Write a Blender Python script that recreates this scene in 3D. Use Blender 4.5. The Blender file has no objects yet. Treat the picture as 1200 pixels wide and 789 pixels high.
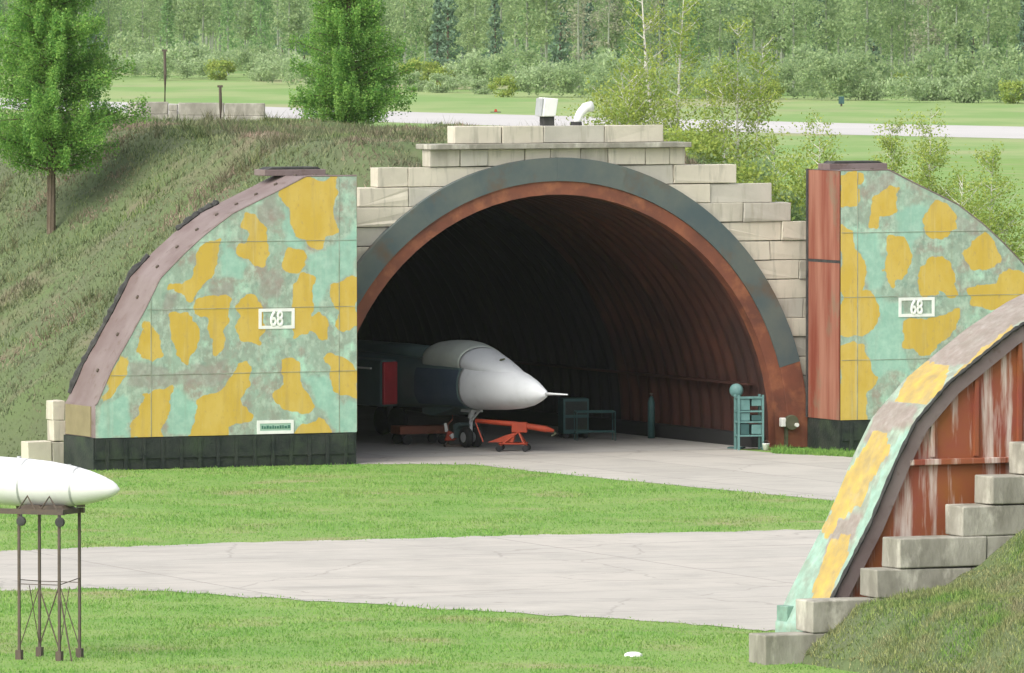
import bpy, math, random
import numpy as np
from mathutils import Vector, Matrix
random.seed(7); RNG = np.random.default_rng(11)
R = math.radians
scene = bpy.context.scene
col = scene.collection

# ------------------------------------------------------------------ camera
FPX, CX, CY = 10800.0, 600.0, 394.5
YH = -50.0
CAMH = 16.25
PITCH = math.atan((CY - YH) / FPX)
FW = np.array([0, math.cos(PITCH), -math.sin(PITCH)])
UP = np.array([0, math.sin(PITCH), math.cos(PITCH)])
RT = np.array([1.0, 0, 0])
CAM = np.array([0, 0, CAMH])

def ray(px, py):
    return FW + RT * (px - CX) / FPX + UP * (CY - py) / FPX
def G(px, py, z=0.0):
    d = ray(px, py); t = (z - CAMH) / d[2]
    return CAM + d * t
def P(px, py, D):
    d = ray(px, py); return CAM + d * (D / d[1])
def proj(p):
    d = np.asarray(p) - CAM
    zc = d @ FW
    return CX + FPX * (d @ RT) / zc, CY - FPX * (d @ UP) / zc

cam_d = bpy.data.cameras.new('camera'); cam_o = bpy.data.objects.new('camera', cam_d)
col.objects.link(cam_o); scene.camera = cam_o
cam_d.sensor_width = 36; cam_d.lens = FPX / 1200 * 36
cam_d.clip_start = 1; cam_d.clip_end = 6000
cam_o.location = CAM; cam_o.rotation_euler = (R(90) - PITCH, 0, 0)

# ------------------------------------------------------------------ light
SUN_EL, SUN_AZ = R(44), R(222)       # azimuth measured clockwise from +Y
w = bpy.data.worlds.new('World'); scene.world = w; w.use_nodes = True
nt = w.node_tree; nt.nodes.clear()
sky = nt.nodes.new('ShaderNodeTexSky'); sky.sky_type = 'NISHITA'; sky.sun_disc = False
sky.sun_elevation = SUN_EL; sky.sun_rotation = SUN_AZ; sky.dust_density = 3.0; sky.air_density = 1.0
hs = nt.nodes.new('ShaderNodeHueSaturation'); hs.inputs['Saturation'].default_value = 0.35
bg = nt.nodes.new('ShaderNodeBackground'); bg.inputs['Strength'].default_value = 0.15
wo = nt.nodes.new('ShaderNodeOutputWorld')
nt.links.new(sky.outputs[0], hs.inputs['Color']); nt.links.new(hs.outputs[0], bg.inputs['Color'])
nt.links.new(bg.outputs[0], wo.inputs['Surface'])
sd = bpy.data.lights.new('sun', 'SUN'); sd.energy = 1.25; sd.angle = R(48); sd.color = (1.0, 0.95, 0.87)
so = bpy.data.objects.new('sun', sd); col.objects.link(so)
sdir = Vector((math.sin(SUN_AZ) * math.cos(SUN_EL), math.cos(SUN_AZ) * math.cos(SUN_EL), math.sin(SUN_EL)))
so.rotation_euler = sdir.to_track_quat('Z', 'Y').to_euler()
so.location = (0, 0, 200)
scene.view_settings.view_transform = 'Standard'; scene.view_settings.look = 'None'
scene.view_settings.exposure = 1.0; scene.view_settings.gamma = 1.0
scene.render.engine = 'CYCLES'
scene.cycles.use_denoising = True
scene.cycles.max_bounces = 6; scene.cycles.diffuse_bounces = 3; scene.cycles.volume_bounces = 1
scene.cycles.transparent_max_bounces = 8

# ------------------------------------------------------------------ materials
def mat(name, c1, c2=None, scale=1.0, rough=0.8, c3=None, scale3=None, lo=0.35, hi=0.65, lo3=0.5, hi3=0.7,
        stretch=(1, 1, 1), stretch3=None, bump=0.0, bscale=None, coord='Object', spec=0.3, metal=0.0,
        detail=6, island=0.0, translucent=0.0):
    m = bpy.data.materials.new(name); m.use_nodes = True
    t = m.node_tree; N = t.nodes; Lk = t.links; b = N['Principled BSDF']
    b.inputs['Roughness'].default_value = rough; b.inputs['Metallic'].default_value = metal
    b.inputs['Specular IOR Level'].default_value = spec
    def coordv(st):
        if coord == 'World':
            g = N.new('ShaderNodeNewGeometry'); src = g.outputs['Position']
        else:
            g = N.new('ShaderNodeTexCoord'); src = g.outputs['Object']
        mp = N.new('ShaderNodeMapping'); mp.inputs['Scale'].default_value = st
        Lk.new(src, mp.inputs['Vector']); return mp.outputs[0]
    v = coordv(stretch)
    def noise(sc, vec, det=detail):
        n = N.new('ShaderNodeTexNoise'); n.inputs['Scale'].default_value = sc
        n.inputs['Detail'].default_value = det; n.inputs['Roughness'].default_value = 0.6
        Lk.new(vec, n.inputs['Vector']); return n.outputs[0]
    def ramp(fac, a, bb):
        mr = N.new('ShaderNodeMapRange'); mr.inputs[1].default_value = a; mr.inputs[2].default_value = bb
        Lk.new(fac, mr.inputs[0]); return mr.outputs[0]
    def mix(fac, a, bb):
        mx = N.new('ShaderNodeMix'); mx.data_type = 'RGBA'
        if hasattr(fac, 'links'): Lk.new(fac, mx.inputs[0])
        else: mx.inputs[0].default_value = fac
        for i, c in ((6, a), (7, bb)):
            if hasattr(c, 'links'): Lk.new(c, mx.inputs[i])
            else: mx.inputs[i].default_value = (*c, 1)
        return mx.outputs[2]
    m['_'] = 0
    c = None
    if c2 is not None:
        c = mix(ramp(noise(scale, v), lo, hi), c1, c2)
    if c3 is not None:
        v3 = coordv(stretch3) if stretch3 else v
        c = mix(ramp(noise(scale3 or scale * 3, v3), lo3, hi3), c if c is not None else c1, c3)
    if island > 0:
        g = N.new('ShaderNodeNewGeometry')
        hsv = N.new('ShaderNodeHueSaturation')
        mr = N.new('ShaderNodeMapRange'); mr.inputs[3].default_value = 1 - island; mr.inputs[4].default_value = 1 + island
        Lk.new(g.outputs['Random Per Island'], mr.inputs[0]); Lk.new(mr.outputs[0], hsv.inputs['Value'])
        mr2 = N.new('ShaderNodeMapRange'); mr2.inputs[3].default_value = 0.5 + island * 0.07; mr2.inputs[4].default_value = 0.5 - island * 0.07
        Lk.new(g.outputs['Random Per Island'], mr2.inputs[0]); Lk.new(mr2.outputs[0], hsv.inputs['Hue'])
        if c is None: hsv.inputs['Color'].default_value = (*c1, 1)
        else: Lk.new(c, hsv.inputs['Color'])
        c = hsv.outputs[0]
    if c is None: b.inputs['Base Color'].default_value = (*c1, 1)
    else: Lk.new(c, b.inputs['Base Color'])
    if bump > 0:
        bp = N.new('ShaderNodeBump'); bp.inputs['Strength'].default_value = bump; bp.inputs['Distance'].default_value = 0.05
        Lk.new(noise(bscale or scale * 6, v), bp.inputs['Height']); Lk.new(bp.outputs[0], b.inputs['Normal'])
    if translucent > 0:
        tr = N.new('ShaderNodeBsdfTranslucent'); ms = N.new('ShaderNodeMixShader'); ms.inputs[0].default_value = translucent
        if c is None: tr.inputs['Color'].default_value = (*c1, 1)
        else: Lk.new(c, tr.inputs['Color'])
        out = N['Material Output']
        Lk.new(b.outputs[0], ms.inputs[1]); Lk.new(tr.outputs[0], ms.inputs[2]); Lk.new(ms.outputs[0], out.inputs['Surface'])
    return m

def camo_mat(name, dim=1.0):
    m = bpy.data.materials.new(name); m.use_nodes = True
    t = m.node_tree; N = t.nodes; Lk = t.links; b = N['Principled BSDF']
    b.inputs['Roughness'].default_value = 0.75; b.inputs['Specular IOR Level'].default_value = 0.25
    tc = N.new('ShaderNodeTexCoord'); at = N.new('ShaderNodeAttribute'); at.attribute_name = 'camo'
    sp = N.new('ShaderNodeSeparateColor'); Lk.new(at.outputs['Color'], sp.inputs[0])
    def noise(sc, st=(1, 1, 1), det=6, seed=0.0):
        mp = N.new('ShaderNodeMapping'); mp.inputs['Scale'].default_value = st; mp.inputs['Location'].default_value = (seed, seed * 1.7, seed * .3)
        Lk.new(tc.outputs['Object'], mp.inputs[0])
        n = N.new('ShaderNodeTexNoise'); n.inputs['Scale'].default_value = sc; n.inputs['Detail'].default_value = det
        n.inputs['Roughness'].default_value = 0.62
        Lk.new(mp.outputs[0], n.inputs['Vector']); return n.outputs[0]
    def ramp(f, a, bb, c=0.0, d=1.0):
        r = N.new('ShaderNodeMapRange'); r.inputs[1].default_value = a; r.inputs[2].default_value = bb
        r.inputs[3].default_value = c; r.inputs[4].default_value = d
        Lk.new(f, r.inputs[0]); return r.outputs[0]
    def mix(f, a, bb):
        mx = N.new('ShaderNodeMix'); mx.data_type = 'RGBA'; Lk.new(f, mx.inputs[0])
        for i, c in ((6, a), (7, bb)):
            if hasattr(c, 'links'): Lk.new(c, mx.inputs[i])
            else: mx.inputs[i].default_value = (*c, 1)
        return mx.outputs[2]
    def math2(op, a, bb):
        q = N.new('ShaderNodeMath'); q.operation = op
        for i, c in ((0, a), (1, bb)):
            if hasattr(c, 'links'): Lk.new(c, q.inputs[i])
            else: q.inputs[i].default_value = c
        return q.outputs[0]
    base = mix(ramp(noise(0.9, (1, 1, .6)), .36, .62), (.30, .42, .33), (.27, .31, .25))
    base = mix(ramp(noise(1.3, (1, 1, .8), seed=4.0), .54, .68), base, (.40, .62, .48))
    base = mix(ramp(noise(3.0, seed=9.0), .55, .72), base, (.20, .29, .235))
    base = mix(ramp(noise(1.4, seed=14.0), .52, .66, 0, .8), base, (.31, .25, .21))
    base = mix(ramp(noise(4, (1.1, 1, .8), seed=51.0), .48, .72), base, (.43, .53, .43))
    base = mix(ramp(noise(6, (1, 1, .8), seed=57.0), .54, .74, 0, .7), base, (.20, .27, .22))
    pink = mix(ramp(noise(5, seed=2.0), .4, .7), (.26, .20, .18), (.35, .30, .28))
    c = mix(sp.outputs['Green'], base, pink)
    teal = mix(ramp(noise(3.5, seed=6.0), .4, .7), (.25, .45, .36), (.36, .56, .46))
    c = mix(sp.outputs['Blue'], c, teal)
    yel = mix(ramp(noise(1.6, (1, 1, .5), seed=20.0), .4, .66), (.52, .355, .062), (.56, .40, .10))
    yel = mix(ramp(noise(9, (1, 1, .6), seed=21.0), .58, .75), yel, (.42, .30, .10))
    ym = math2('ADD', sp.outputs['Red'], math2('MULTIPLY', math2('SUBTRACT', noise(5, seed=30.0), .5), 1.0))
    c = mix(ramp(ym, .30, .48), c, yel)
    # rain streaks and grime
    c = mix(ramp(noise(2.2, (1.6, 1, .12), seed=40.0), .54, .78, 0, .38), c, (.24, .20, .14))
    c = mix(ramp(noise(2.6, (2, 1, .1), seed=47.0), .57, .80, 0, .3), c, (.52, .58, .50))
    if dim < 1: c = mix(ramp(noise(2.5, seed=71.0), .35, .68, .18, .62), c, (.17, .15, .12))
    Lk.new(c, b.inputs['Base Color'])
    bp = N.new('ShaderNodeBump'); bp.inputs['Strength'].default_value = .25; bp.inputs['Distance'].default_value = .04
    Lk.new(noise(1.2, det=3, seed=3.0), bp.inputs['Height']); Lk.new(bp.outputs[0], b.inputs['Normal'])
    return m

M = {}
M['camo'] = camo_mat('weathered camouflage paint'); M['camo_worn'] = camo_mat('duller camouflage paint', .62)
M['pinkband'] = mat('faded pinkish paint', (.145, .105, .098), (.20, .16, .152), .7, .7, (.105, .07, .052), 2.5, lo3=.58, hi3=.75, bump=.2)
M['tan'] = mat('tan painted steel', (.24, .20, .11), (.20, .165, .09), 2, .7)
M['skirt'] = mat('tarred steel', (.012, .018, .016), (.03, .035, .03), 2.0, .6, (.035, .05, .03), 1.2, lo3=.5, hi3=.7, bump=.4)
M['rubber'] = mat('old rubber', (.03, .03, .03), (.06, .06, .055), 3, .8)
M['rustred'] = mat('red oxide steel', (.27, .085, .05), (.36, .15, .085), 1.2, .65, (.42, .32, .27), 1.6, lo3=.56, hi3=.78, stretch3=(1.2, 1, .15), bump=.15)
M['rustend'] = mat('rust streaked red steel', (.18, .045, .026), (.30, .14, .095), 1.0, .65, (.15, .16, .105), 0.45, lo3=.58, hi3=.68, stretch=(2, 2, .16), stretch3=(1, 1, .5), bump=.15)
M['rearred'] = mat('red oxide door plate', (.25, .062, .045), (.27, .095, .028), 0.5, .65, (.55, .46, .40), 1.5, lo3=.50, hi3=.64, stretch3=(2.2, 1, .2), bump=.1)
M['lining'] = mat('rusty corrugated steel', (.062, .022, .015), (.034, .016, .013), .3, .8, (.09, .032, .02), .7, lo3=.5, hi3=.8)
M['lining_shaded'] = mat('corrugated steel darkened for shade', (.016, .016, .019), (.026, .02, .02), .3, .8)  # inner vault steel coloured near black to stand in for shade
M['rim'] = mat('bright rust rim', (.20, .068, .038), (.12, .045, .03), .8, .7, (.26, .10, .05), 1.8, lo3=.5, hi3=.7)
M['ring'] = mat('grey green steel arch', (.065, .09, .095), (.11, .125, .11), .6, .6, (.11, .08, .055), .7, lo3=.54, hi3=.7)
M['block'] = mat('pale concrete block', (.56, .515, .42), (.47, .435, .35), .8, .9, (.33, .31, .25), 1.8, lo3=.54, hi3=.72, stretch3=(2.2, 2.2, .3), bump=.25, coord='World')
M['block_grey'] = mat('greyer concrete block', (.46, .435, .37), (.39, .37, .315), .8, .9, (.33, .31, .25), 1.8, lo3=.54, hi3=.72, stretch3=(2.2, 2.2, .3), bump=.25, coord='World')
M['block_dark'] = mat('stained concrete block', (.50, .465, .385), (.34, .32, .265), .8, .9, (.33, .31, .25), 1.8, lo3=.46, hi3=.66, stretch3=(2.2, 2.2, .3), bump=.25, coord='World')
M['blockgrey'] = mat('grey weathered concrete', (.33, .315, .265), (.19, .18, .145), 1.3, .9, (.46, .44, .37), 1.6, lo3=.52, hi3=.68, stretch=(1, 1, .5), bump=.4, coord='World')
M['dark'] = mat('near black paint', (.02, .02, .02), rough=.9)
M['white'] = mat('white paint', (.78, .78, .74), (.70, .70, .66), 3, .6)
M['plate'] = mat('faded teal paint', (.25, .42, .33), (.32, .46, .36), 2, .7)
M['tealworn'] = mat('worn mint paint', (.20, .33, .26), (.14, .22, .18), 3, .75, (.2, .17, .13), 4, lo3=.6, hi3=.75)
M['seam'] = mat('faded panel seam', (.17, .18, .13), (.36, .40, .33), 1.5, .7)
M['ink'] = mat('dark teal lettering', (.06, .16, .12), rough=.7)
M['jetwhite'] = mat('light grey radome paint', (.62, .64, .65), (.54, .56, .57), .8, .6, (.48, .50, .50), 1.6, lo3=.58, hi3=.75, spec=.25)
M['jetdark'] = mat('dark blue green airframe paint', (.07, .115, .115), (.10, .145, .14), .8, .5)
M['jetcover'] = mat('grey green canvas canopy cover', (.50, .54, .49), (.42, .46, .41), 1.2, .7)
M['jetblue'] = mat('dark blue canvas', (.045, .07, .10), (.06, .085, .115), 1.5, .75)
M['redcover'] = mat('red canvas intake cover', (.33, .028, .036), (.24, .022, .028), 2, .7)
M['metal'] = mat('grey painted metal', (.45, .46, .46), (.38, .39, .39), 4, .4, metal=.3)
M['tyre'] = mat('black tyre rubber', (.018, .018, .018), (.03, .03, .03), 6, .8)
M['orange'] = mat('red orange paint', (.42, .062, .025), (.30, .045, .022), 3, .6, (.20, .04, .025), 5, lo3=.6, hi3=.8)
M['teal'] = mat('pale teal paint', (.13, .245, .23), (.085, .18, .17), 3, .5)
M['tealdark'] = mat('dark teal paint', (.028, .075, .075), (.04, .095, .09), 3, .55)
M['tank'] = mat('glossy white tank paint', (.70, .70, .69), (.62, .62, .60), 1.2, .38, (.45, .43, .38), 2.0, lo3=.6, hi3=.8, stretch3=(.5, .5, 1.5), spec=.5)
M['steel'] = mat('dark rusty steel', (.075, .06, .05), (.10, .075, .055), 5, .7)
M['olive'] = mat('olive painted metal', (.08, .09, .05), (.11, .11, .07), 4, .6)
M['wood'] = mat('weathered dark wood', (.075, .06, .045), (.11, .09, .07), 8, .9, stretch=(1, 1, .2))
M['bark'] = mat('larch bark', (.10, .075, .05), (.14, .11, .08), 3, .95, bump=.5)
M['birch'] = mat('white birch bark', (.62, .60, .54), (.50, .48, .42), 2, .9, (.08, .07, .06), 3.0, lo3=.60, hi3=.66)
M['greybark'] = mat('pale grey aspen bark', (.25, .28, .21), (.20, .23, .165), 2, .9)
def leafmat(name, a, b, c, sc=.6, isl=.3, tr=.35, coord='Object'):
    return mat(name, a, b, sc, .65, c, sc * 2.3, lo3=.52, hi3=.7, island=isl, translucent=tr, coord=coord, spec=.2, detail=3)
M['larch'] = leafmat('fresh larch needles', (.19, .375, .08), (.24, .42, .10), (.15, .32, .075), tr=.5)
M['larchfar'] = leafmat('pale far larch needles', (.21, .36, .14), (.26, .40, .16), (.17, .30, .13), isl=.2, tr=.5)  # paler copy of the larch needles, distance haze put into the colour
M['olivelf'] = leafmat('young olive leaves', (.30, .39, .08), (.35, .42, .10), (.22, .34, .08), isl=.22, tr=.45)
M['aspen'] = leafmat('pale aspen leaves', (.29, .40, .19), (.36, .46, .22), (.22, .33, .165), isl=.18, tr=.55)  # lightened so the leaf colour carries the far wood's haze
M['spruce'] = leafmat('blue green spruce needles', (.16, .26, .165), (.185, .29, .175), (.14, .235, .155))
M['willow'] = leafmat('pale willow leaves', (.36, .47, .24), (.41, .51, .28), (.29, .40, .2), isl=.18, tr=.5)
M['brownlf'] = leafmat('bare brownish twigs', (.31, .33, .22), (.35, .36, .24), (.25, .29, .19), tr=.5)
M['grass'] = mat('lawn soil and turf', (.14, .25, .05), (.19, .275, .075), .30, .95, (.26, .25, .12), .22, lo3=.55, hi3=.70, coord='World', bump=.3, bscale=4, lo=.4, hi=.6)
M['field'] = mat('far meadow', (.16, .265, .07), (.235, .30, .11), .05, .95, (.29, .27, .15), .03, lo3=.53, hi3=.66, lo=.42, hi=.58, coord='World', stretch=(1, .45, 1), bump=.3, bscale=1)
M['blade'] = mat('lawn grass blades', (.17, .33, .07), (.215, .355, .09), .30, .7, (.27, .32, .12), .22, lo3=.54, hi3=.70, coord='World', island=.2, translucent=.35, spec=.15, lo=.4, hi=.6)
M['mound'] = mat('rough turf on earth', (.095, .11, .06), (.095, .135, .05), .25, .95, (.18, .145, .10), .18, lo3=.56, hi3=.72, coord='World', bump=.6, bscale=3)
M['moundblade'] = mat('rough dry and green grass', (.172, .18, .112), (.145, .205, .075), .3, .8, (.26, .205, .15), .24, lo3=.5, hi3=.62, coord='World', island=.42, translucent=.25, spec=.15)
M['dryweed'] = mat('dry weed stalks', (.17, .155, .10), (.12, .155, .06), .6, .85, (.20, .17, .12), .9, coord='World', island=.4, translucent=.25, spec=.1)
M['bermblade'] = mat('berm grass', (.21, .27, .09), (.27, .265, .14), .5, .8, (.15, .27, .06), .4, lo3=.5, hi3=.65, coord='World', island=.42, translucent=.25, spec=.15)

def concrete_mat(name, a, b, ang, sx, sy):
    m = bpy.data.materials.new(name); m.use_nodes = True
    t = m.node_tree; N = t.nodes; Lk = t.links; bs = N['Principled BSDF']
    bs.inputs['Roughness'].default_value = .85; bs.inputs['Specular IOR Level'].default_value = .25
    g = N.new('ShaderNodeNewGeometry'); mp = N.new('ShaderNodeMapping'); mp.inputs['Rotation'].default_value = (0, 0, ang)
    Lk.new(g.outputs['Position'], mp.inputs[0])
    br = N.new('ShaderNodeTexBrick'); br.offset = 0.0
    br.inputs['Scale'].default_value = 1.0; br.inputs['Brick Width'].default_value = sx; br.inputs['Row Height'].default_value = sy
    br.inputs['Mortar Size'].default_value = .03; br.inputs['Mortar Smooth'].default_value = .3
    br.inputs['Color1'].default_value = (*a, 1); br.inputs['Color2'].default_value = (*b, 1)
    br.inputs['Mortar'].default_value = (.20, .19, .17, 1); br.inputs['Bias'].default_value = 0
    Lk.new(mp.outputs[0], br.inputs['Vector'])
    def noise(sc, st):
        m2 = N.new('ShaderNodeMapping'); m2.inputs['Scale'].default_value = st; Lk.new(mp.outputs[0], m2.inputs[0])
        n = N.new('ShaderNodeTexNoise'); n.inputs['Scale'].default_value = sc; n.inputs['Detail'].default_value = 7
        n.inputs['Roughness'].default_value = .65
        Lk.new(m2.outputs[0], n.inputs['Vector']); return n.outputs[0]
    def lay(c, f, lo, hi, amt, colr):
        r = N.new('ShaderNodeMapRange'); r.inputs[1].default_value = lo; r.inputs[2].default_value = hi; r.inputs[4].default_value = amt
        Lk.new(f, r.inputs[0]); mx = N.new('ShaderNodeMix'); mx.data_type = 'RGBA'
        Lk.new(r.outputs[0], mx.inputs[0]); Lk.new(c, mx.inputs[6]); mx.inputs[7].default_value = (*colr, 1); return mx.outputs[2]
    c = lay(br.outputs[0], noise(.35, (1, 1, 1)), .45, .7, .7, (.30, .285, .255))
    c = lay(c, noise(.5, (.15, 1.2, 1)), .55, .75, .6, (.26, .25, .225))
    c = lay(c, noise(2.5, (1, 1, 1)), .58, .75, .5, (.50, .48, .44))
    c = lay(c, noise(.9, (.06, 1.6, 1)), .60, .72, .75, (.21, .20, .18))
    c = lay(c, noise(1.3, (.5, .5, 1)), .66, .76, .7, (.20, .19, .165))
    c = lay(c, noise(.28, (1, 1, 1)), .56, .72, .45, (.50, .47, .42))
    vo = N.new('ShaderNodeTexVoronoi'); vo.feature = 'DISTANCE_TO_EDGE'; vo.inputs['Scale'].default_value = .16
    mw = N.new('ShaderNodeMapping'); Lk.new(mp.outputs[0], mw.inputs[0]); ad = N.new('ShaderNodeVectorMath'); ad.operation = 'ADD'
    nn = N.new('ShaderNodeTexNoise'); nn.inputs['Scale'].default_value = .8; nn.inputs['Detail'].default_value = 5; Lk.new(mp.outputs[0], nn.inputs['Vector'])
    Lk.new(mw.outputs[0], ad.inputs[0]); Lk.new(nn.outputs['Color'], ad.inputs[1]); Lk.new(ad.outputs[0], vo.inputs['Vector'])
    c = lay(c, vo.outputs['Distance'], .010, .003, .32, (.17, .16, .14))
    Lk.new(c, bs.inputs['Base Color'])
    return m
_d = G(960, 621) - G(0, 646); TAXI_ANG = -math.atan2(_d[1], _d[0])
M['taxi'] = concrete_mat('taxiway concrete slabs', (.42, .39, .345), (.395, .37, .33), TAXI_ANG, 14, 3.5)
M['apron'] = concrete_mat('apron concrete slabs', (.415, .39, .345), (.36, .34, .30), R(-25), 3.5, 6)
M['runway'] = mat('pale runway concrete', (.47, .45, .435), (.41, .395, .38), .03, .9, coord='World')
M['floor'] = concrete_mat('shelter floor concrete', (.36, .35, .32), (.30, .29, .27), R(-25), 3, 4)

# ------------------------------------------------------------------ builders
def tag(o, label=None, cat=None, group=None, kind=None):
    if label: o['label'] = label
    if cat: o['category'] = cat
    if group: o['group'] = group
    if kind: o['kind'] = kind
    return o
def thing(name, label, cat, loc=(0, 0, 0), rz=0.0, group=None):
    o = bpy.data.objects.new(name, None); col.objects.link(o); o.empty_display_size = .3
    o.location = tuple(loc); o.rotation_euler = (0, 0, rz)
    return tag(o, label, cat, group)

class MB:
    def __init__(s): s.v = []; s.f = []; s.m = []
    def add(s, vs, fs, mi=0):
        k = len(s.v); s.v += [tuple(map(float, p)) for p in vs]
        s.f += [tuple(i + k for i in f) for f in fs]; s.m += [mi] * len(fs); return s
    def box(s, x0, x1, y0, y1, z0, z1, mi=0):
        return s.add([(x0, y0, z0), (x1, y0, z0), (x1, y1, z0), (x0, y1, z0), (x0, y0, z1), (x1, y0, z1), (x1, y1, z1), (x0, y1, z1)],
                     [(0, 3, 2, 1), (4, 5, 6, 7), (0, 1, 5, 4), (1, 2, 6, 5), (2, 3, 7, 6), (3, 0, 4, 7)], mi)
    def prism_xz(s, poly, y0, y1, mi=0):
        n = len(poly)
        return s.add([(a, y0, b) for a, b in poly] + [(a, y1, b) for a, b in poly],
                     [tuple(range(n)), tuple(range(2 * n - 1, n - 1, -1))] + [(i, i + n, (i + 1) % n + n, (i + 1) % n) for i in range(n)], mi)
    def prism_xy(s, poly, z0, z1, mi=0):
        n = len(poly)
        return s.add([(a, b, z0) for a, b in poly] + [(a, b, z1) for a, b in poly],
                     [tuple(range(n - 1, -1, -1)), tuple(range(n, 2 * n))] + [(i, (i + 1) % n, (i + 1) % n + n, i + n) for i in range(n)], mi)
    def tube(s, path, rad, seg=8, mi=0):
        path = [Vector(p) for p in path]
        if not isinstance(rad, (list, tuple)): rad = [rad] * len(path)
        vs = []; fs = []
        for i, p in enumerate(path):
            d = (path[min(i + 1, len(path) - 1)] - path[max(i - 1, 0)]).normalized()
            a = d.cross(Vector((0, 0, 1)))
            if a.length < 1e-3: a = d.cross(Vector((1, 0, 0)))
            a.normalize(); b = d.cross(a)
            for k in range(seg):
                t = 2 * math.pi * k / seg
                vs.append(p + (a * math.cos(t) + b * math.sin(t)) * rad[i])
        for i in range(len(path) - 1):
            for k in range(seg):
                k2 = (k + 1) % seg
                fs.append((i * seg + k, i * seg + k2, (i + 1) * seg + k2, (i + 1) * seg + k))
        fs.append(tuple(range(seg - 1, -1, -1))); e = (len(path) - 1) * seg; fs.append(tuple(range(e, e + seg)))
        return s.add(vs, fs, mi)
    def bar(s, p, q, wd, mi=0): return s.tube([p, q], wd * .7, 4, mi)
    def lathe(s, prof, origin, axis, seg=24, mi=0):     # prof: (distance along axis, radius)
        ax = Vector(axis).normalized(); o = Vector(origin)
        return s.tube_prof([o + ax * a for a, r in prof], [max(r, 1e-4) for a, r in prof], ax, seg, mi)
    def tube_prof(s, pts, rad, ax, seg, mi):
        a = ax.cross(Vector((0, 0, 1)))
        if a.length < 1e-3: a = Vector((1, 0, 0))
        a.normalize(); b = ax.cross(a); vs = []; fs = []
        for p, r in zip(pts, rad):
            for k in range(seg):
                t = 2 * math.pi * k / seg; vs.append(p + (a * math.cos(t) + b * math.sin(t)) * r)
        for i in range(len(pts) - 1):
            for k in range(seg):
                k2 = (k + 1) % seg; fs.append((i * seg + k, i * seg + k2, (i + 1) * seg + k2, (i + 1) * seg + k))
        fs.append(tuple(range(seg - 1, -1, -1))); e = (len(pts) - 1) * seg; fs.append(tuple(range(e, e + seg)))
        return s.add(vs, fs, mi)
    def rough(s, a):
        s.v = [tuple(c + random.uniform(-a, a) for c in p) for p in s.v]; return s
    def build(s, name, mats, parent=None, smooth=False, bevel=0.0):
        if name == 'concrete_block':
            s.rough(.014)
            if mats is M['block']: mats = M[random.choice(['block', 'block', 'block_grey', 'block_dark'])]
        if not isinstance(mats, (list, tuple)): mats = [mats]
        me = bpy.data.meshes.new(name); me.from_pydata(s.v, [], s.f); me.update()
        for m in mats: me.materials.append(m)
        if len(mats) > 1: me.polygons.foreach_set('material_index', s.m)
        import bmesh
        bm = bmesh.new(); bm.from_mesh(me); bmesh.ops.recalc_face_normals(bm, faces=bm.faces); bm.to_mesh(me); bm.free()
        if smooth: me.polygons.foreach_set('use_smooth', [True] * len(me.polygons)); 
        o = bpy.data.objects.new(name, me); col.objects.link(o)
        if parent: o.parent = parent
        if bevel > 0:
            bv = o.modifiers.new('bevel', 'BEVEL'); bv.width = bevel; bv.segments = 2; bv.limit_method = 'ANGLE'
        return o

def np_mesh(name, V, F, mats, parent=None, mi=None, smooth=False, attr=None):
    me = bpy.data.meshes.new(name); V = np.asarray(V, np.float32); F = np.asarray(F, np.int32)
    n, k = F.shape
    me.vertices.add(len(V)); me.vertices.foreach_set('co', V.ravel())
    me.loops.add(n * k); me.loops.foreach_set('vertex_index', F.ravel())
    me.polygons.add(n); me.polygons.foreach_set('loop_start', np.arange(0, n * k, k, dtype=np.int32))
    if not isinstance(mats, (list, tuple)): mats = [mats]
    for m in mats: me.materials.append(m)
    if mi is not None: me.polygons.foreach_set('material_index', np.asarray(mi, np.int32))
    if smooth: me.polygons.foreach_set('use_smooth', np.ones(n, bool))
    me.update(calc_edges=True); me.validate()
    if attr is not None:
        a = me.color_attributes.new('camo', 'FLOAT_COLOR', 'POINT'); a.data.foreach_set('color', np.asarray(attr, np.float32).ravel())
    o = bpy.data.objects.new(name, me); col.objects.link(o)
    if parent: o.parent = parent
    return o
def grid_faces(nu, nv):
    i, j = np.meshgrid(np.arange(nu - 1), np.arange(nv - 1), indexing='ij'); a = (i * nv + j).ravel()
    return np.stack([a, a + nv, a + nv + 1, a + 1], 1)
def vnoise(x, y, seed=0, octs=4):
    """smooth value noise in about -1..1"""
    out = 0.0; amp = .5; x = np.asarray(x, float); y = np.asarray(y, float)
    def h(i, j): 
        v = np.sin(i * 127.1 + j * 311.7 + seed * 74.7) * 43758.5453; return (v - np.floor(v)) * 2 - 1
    for o in range(octs):
        xi = np.floor(x); yi = np.floor(y); fx = x - xi; fy = y - yi
        fx = fx * fx * (3 - 2 * fx); fy = fy * fy * (3 - 2 * fy)
        a = h(xi, yi) * (1 - fx) + h(xi + 1, yi) * fx; b = h(xi, yi + 1) * (1 - fx) + h(xi + 1, yi + 1) * fx
        out = out + amp * (a * (1 - fy) + b * fy); x = x * 2.03 + 5.1; y = y * 2.03 + 1.7; amp *= .5; 
    return out
def inside(px, py, poly):
    px = np.asarray(px); py = np.asarray(py); r = np.zeros(px.shape, bool); n = len(poly)
    for i in range(n):
        x0, y0 = poly[i]; x1, y1 = poly[(i + 1) % n]
        if y0 == y1: continue
        c = ((y0 > py) != (y1 > py)) & (px < (x1 - x0) * (py - y0) / (y1 - y0) + x0); r ^= c
    return r

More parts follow.
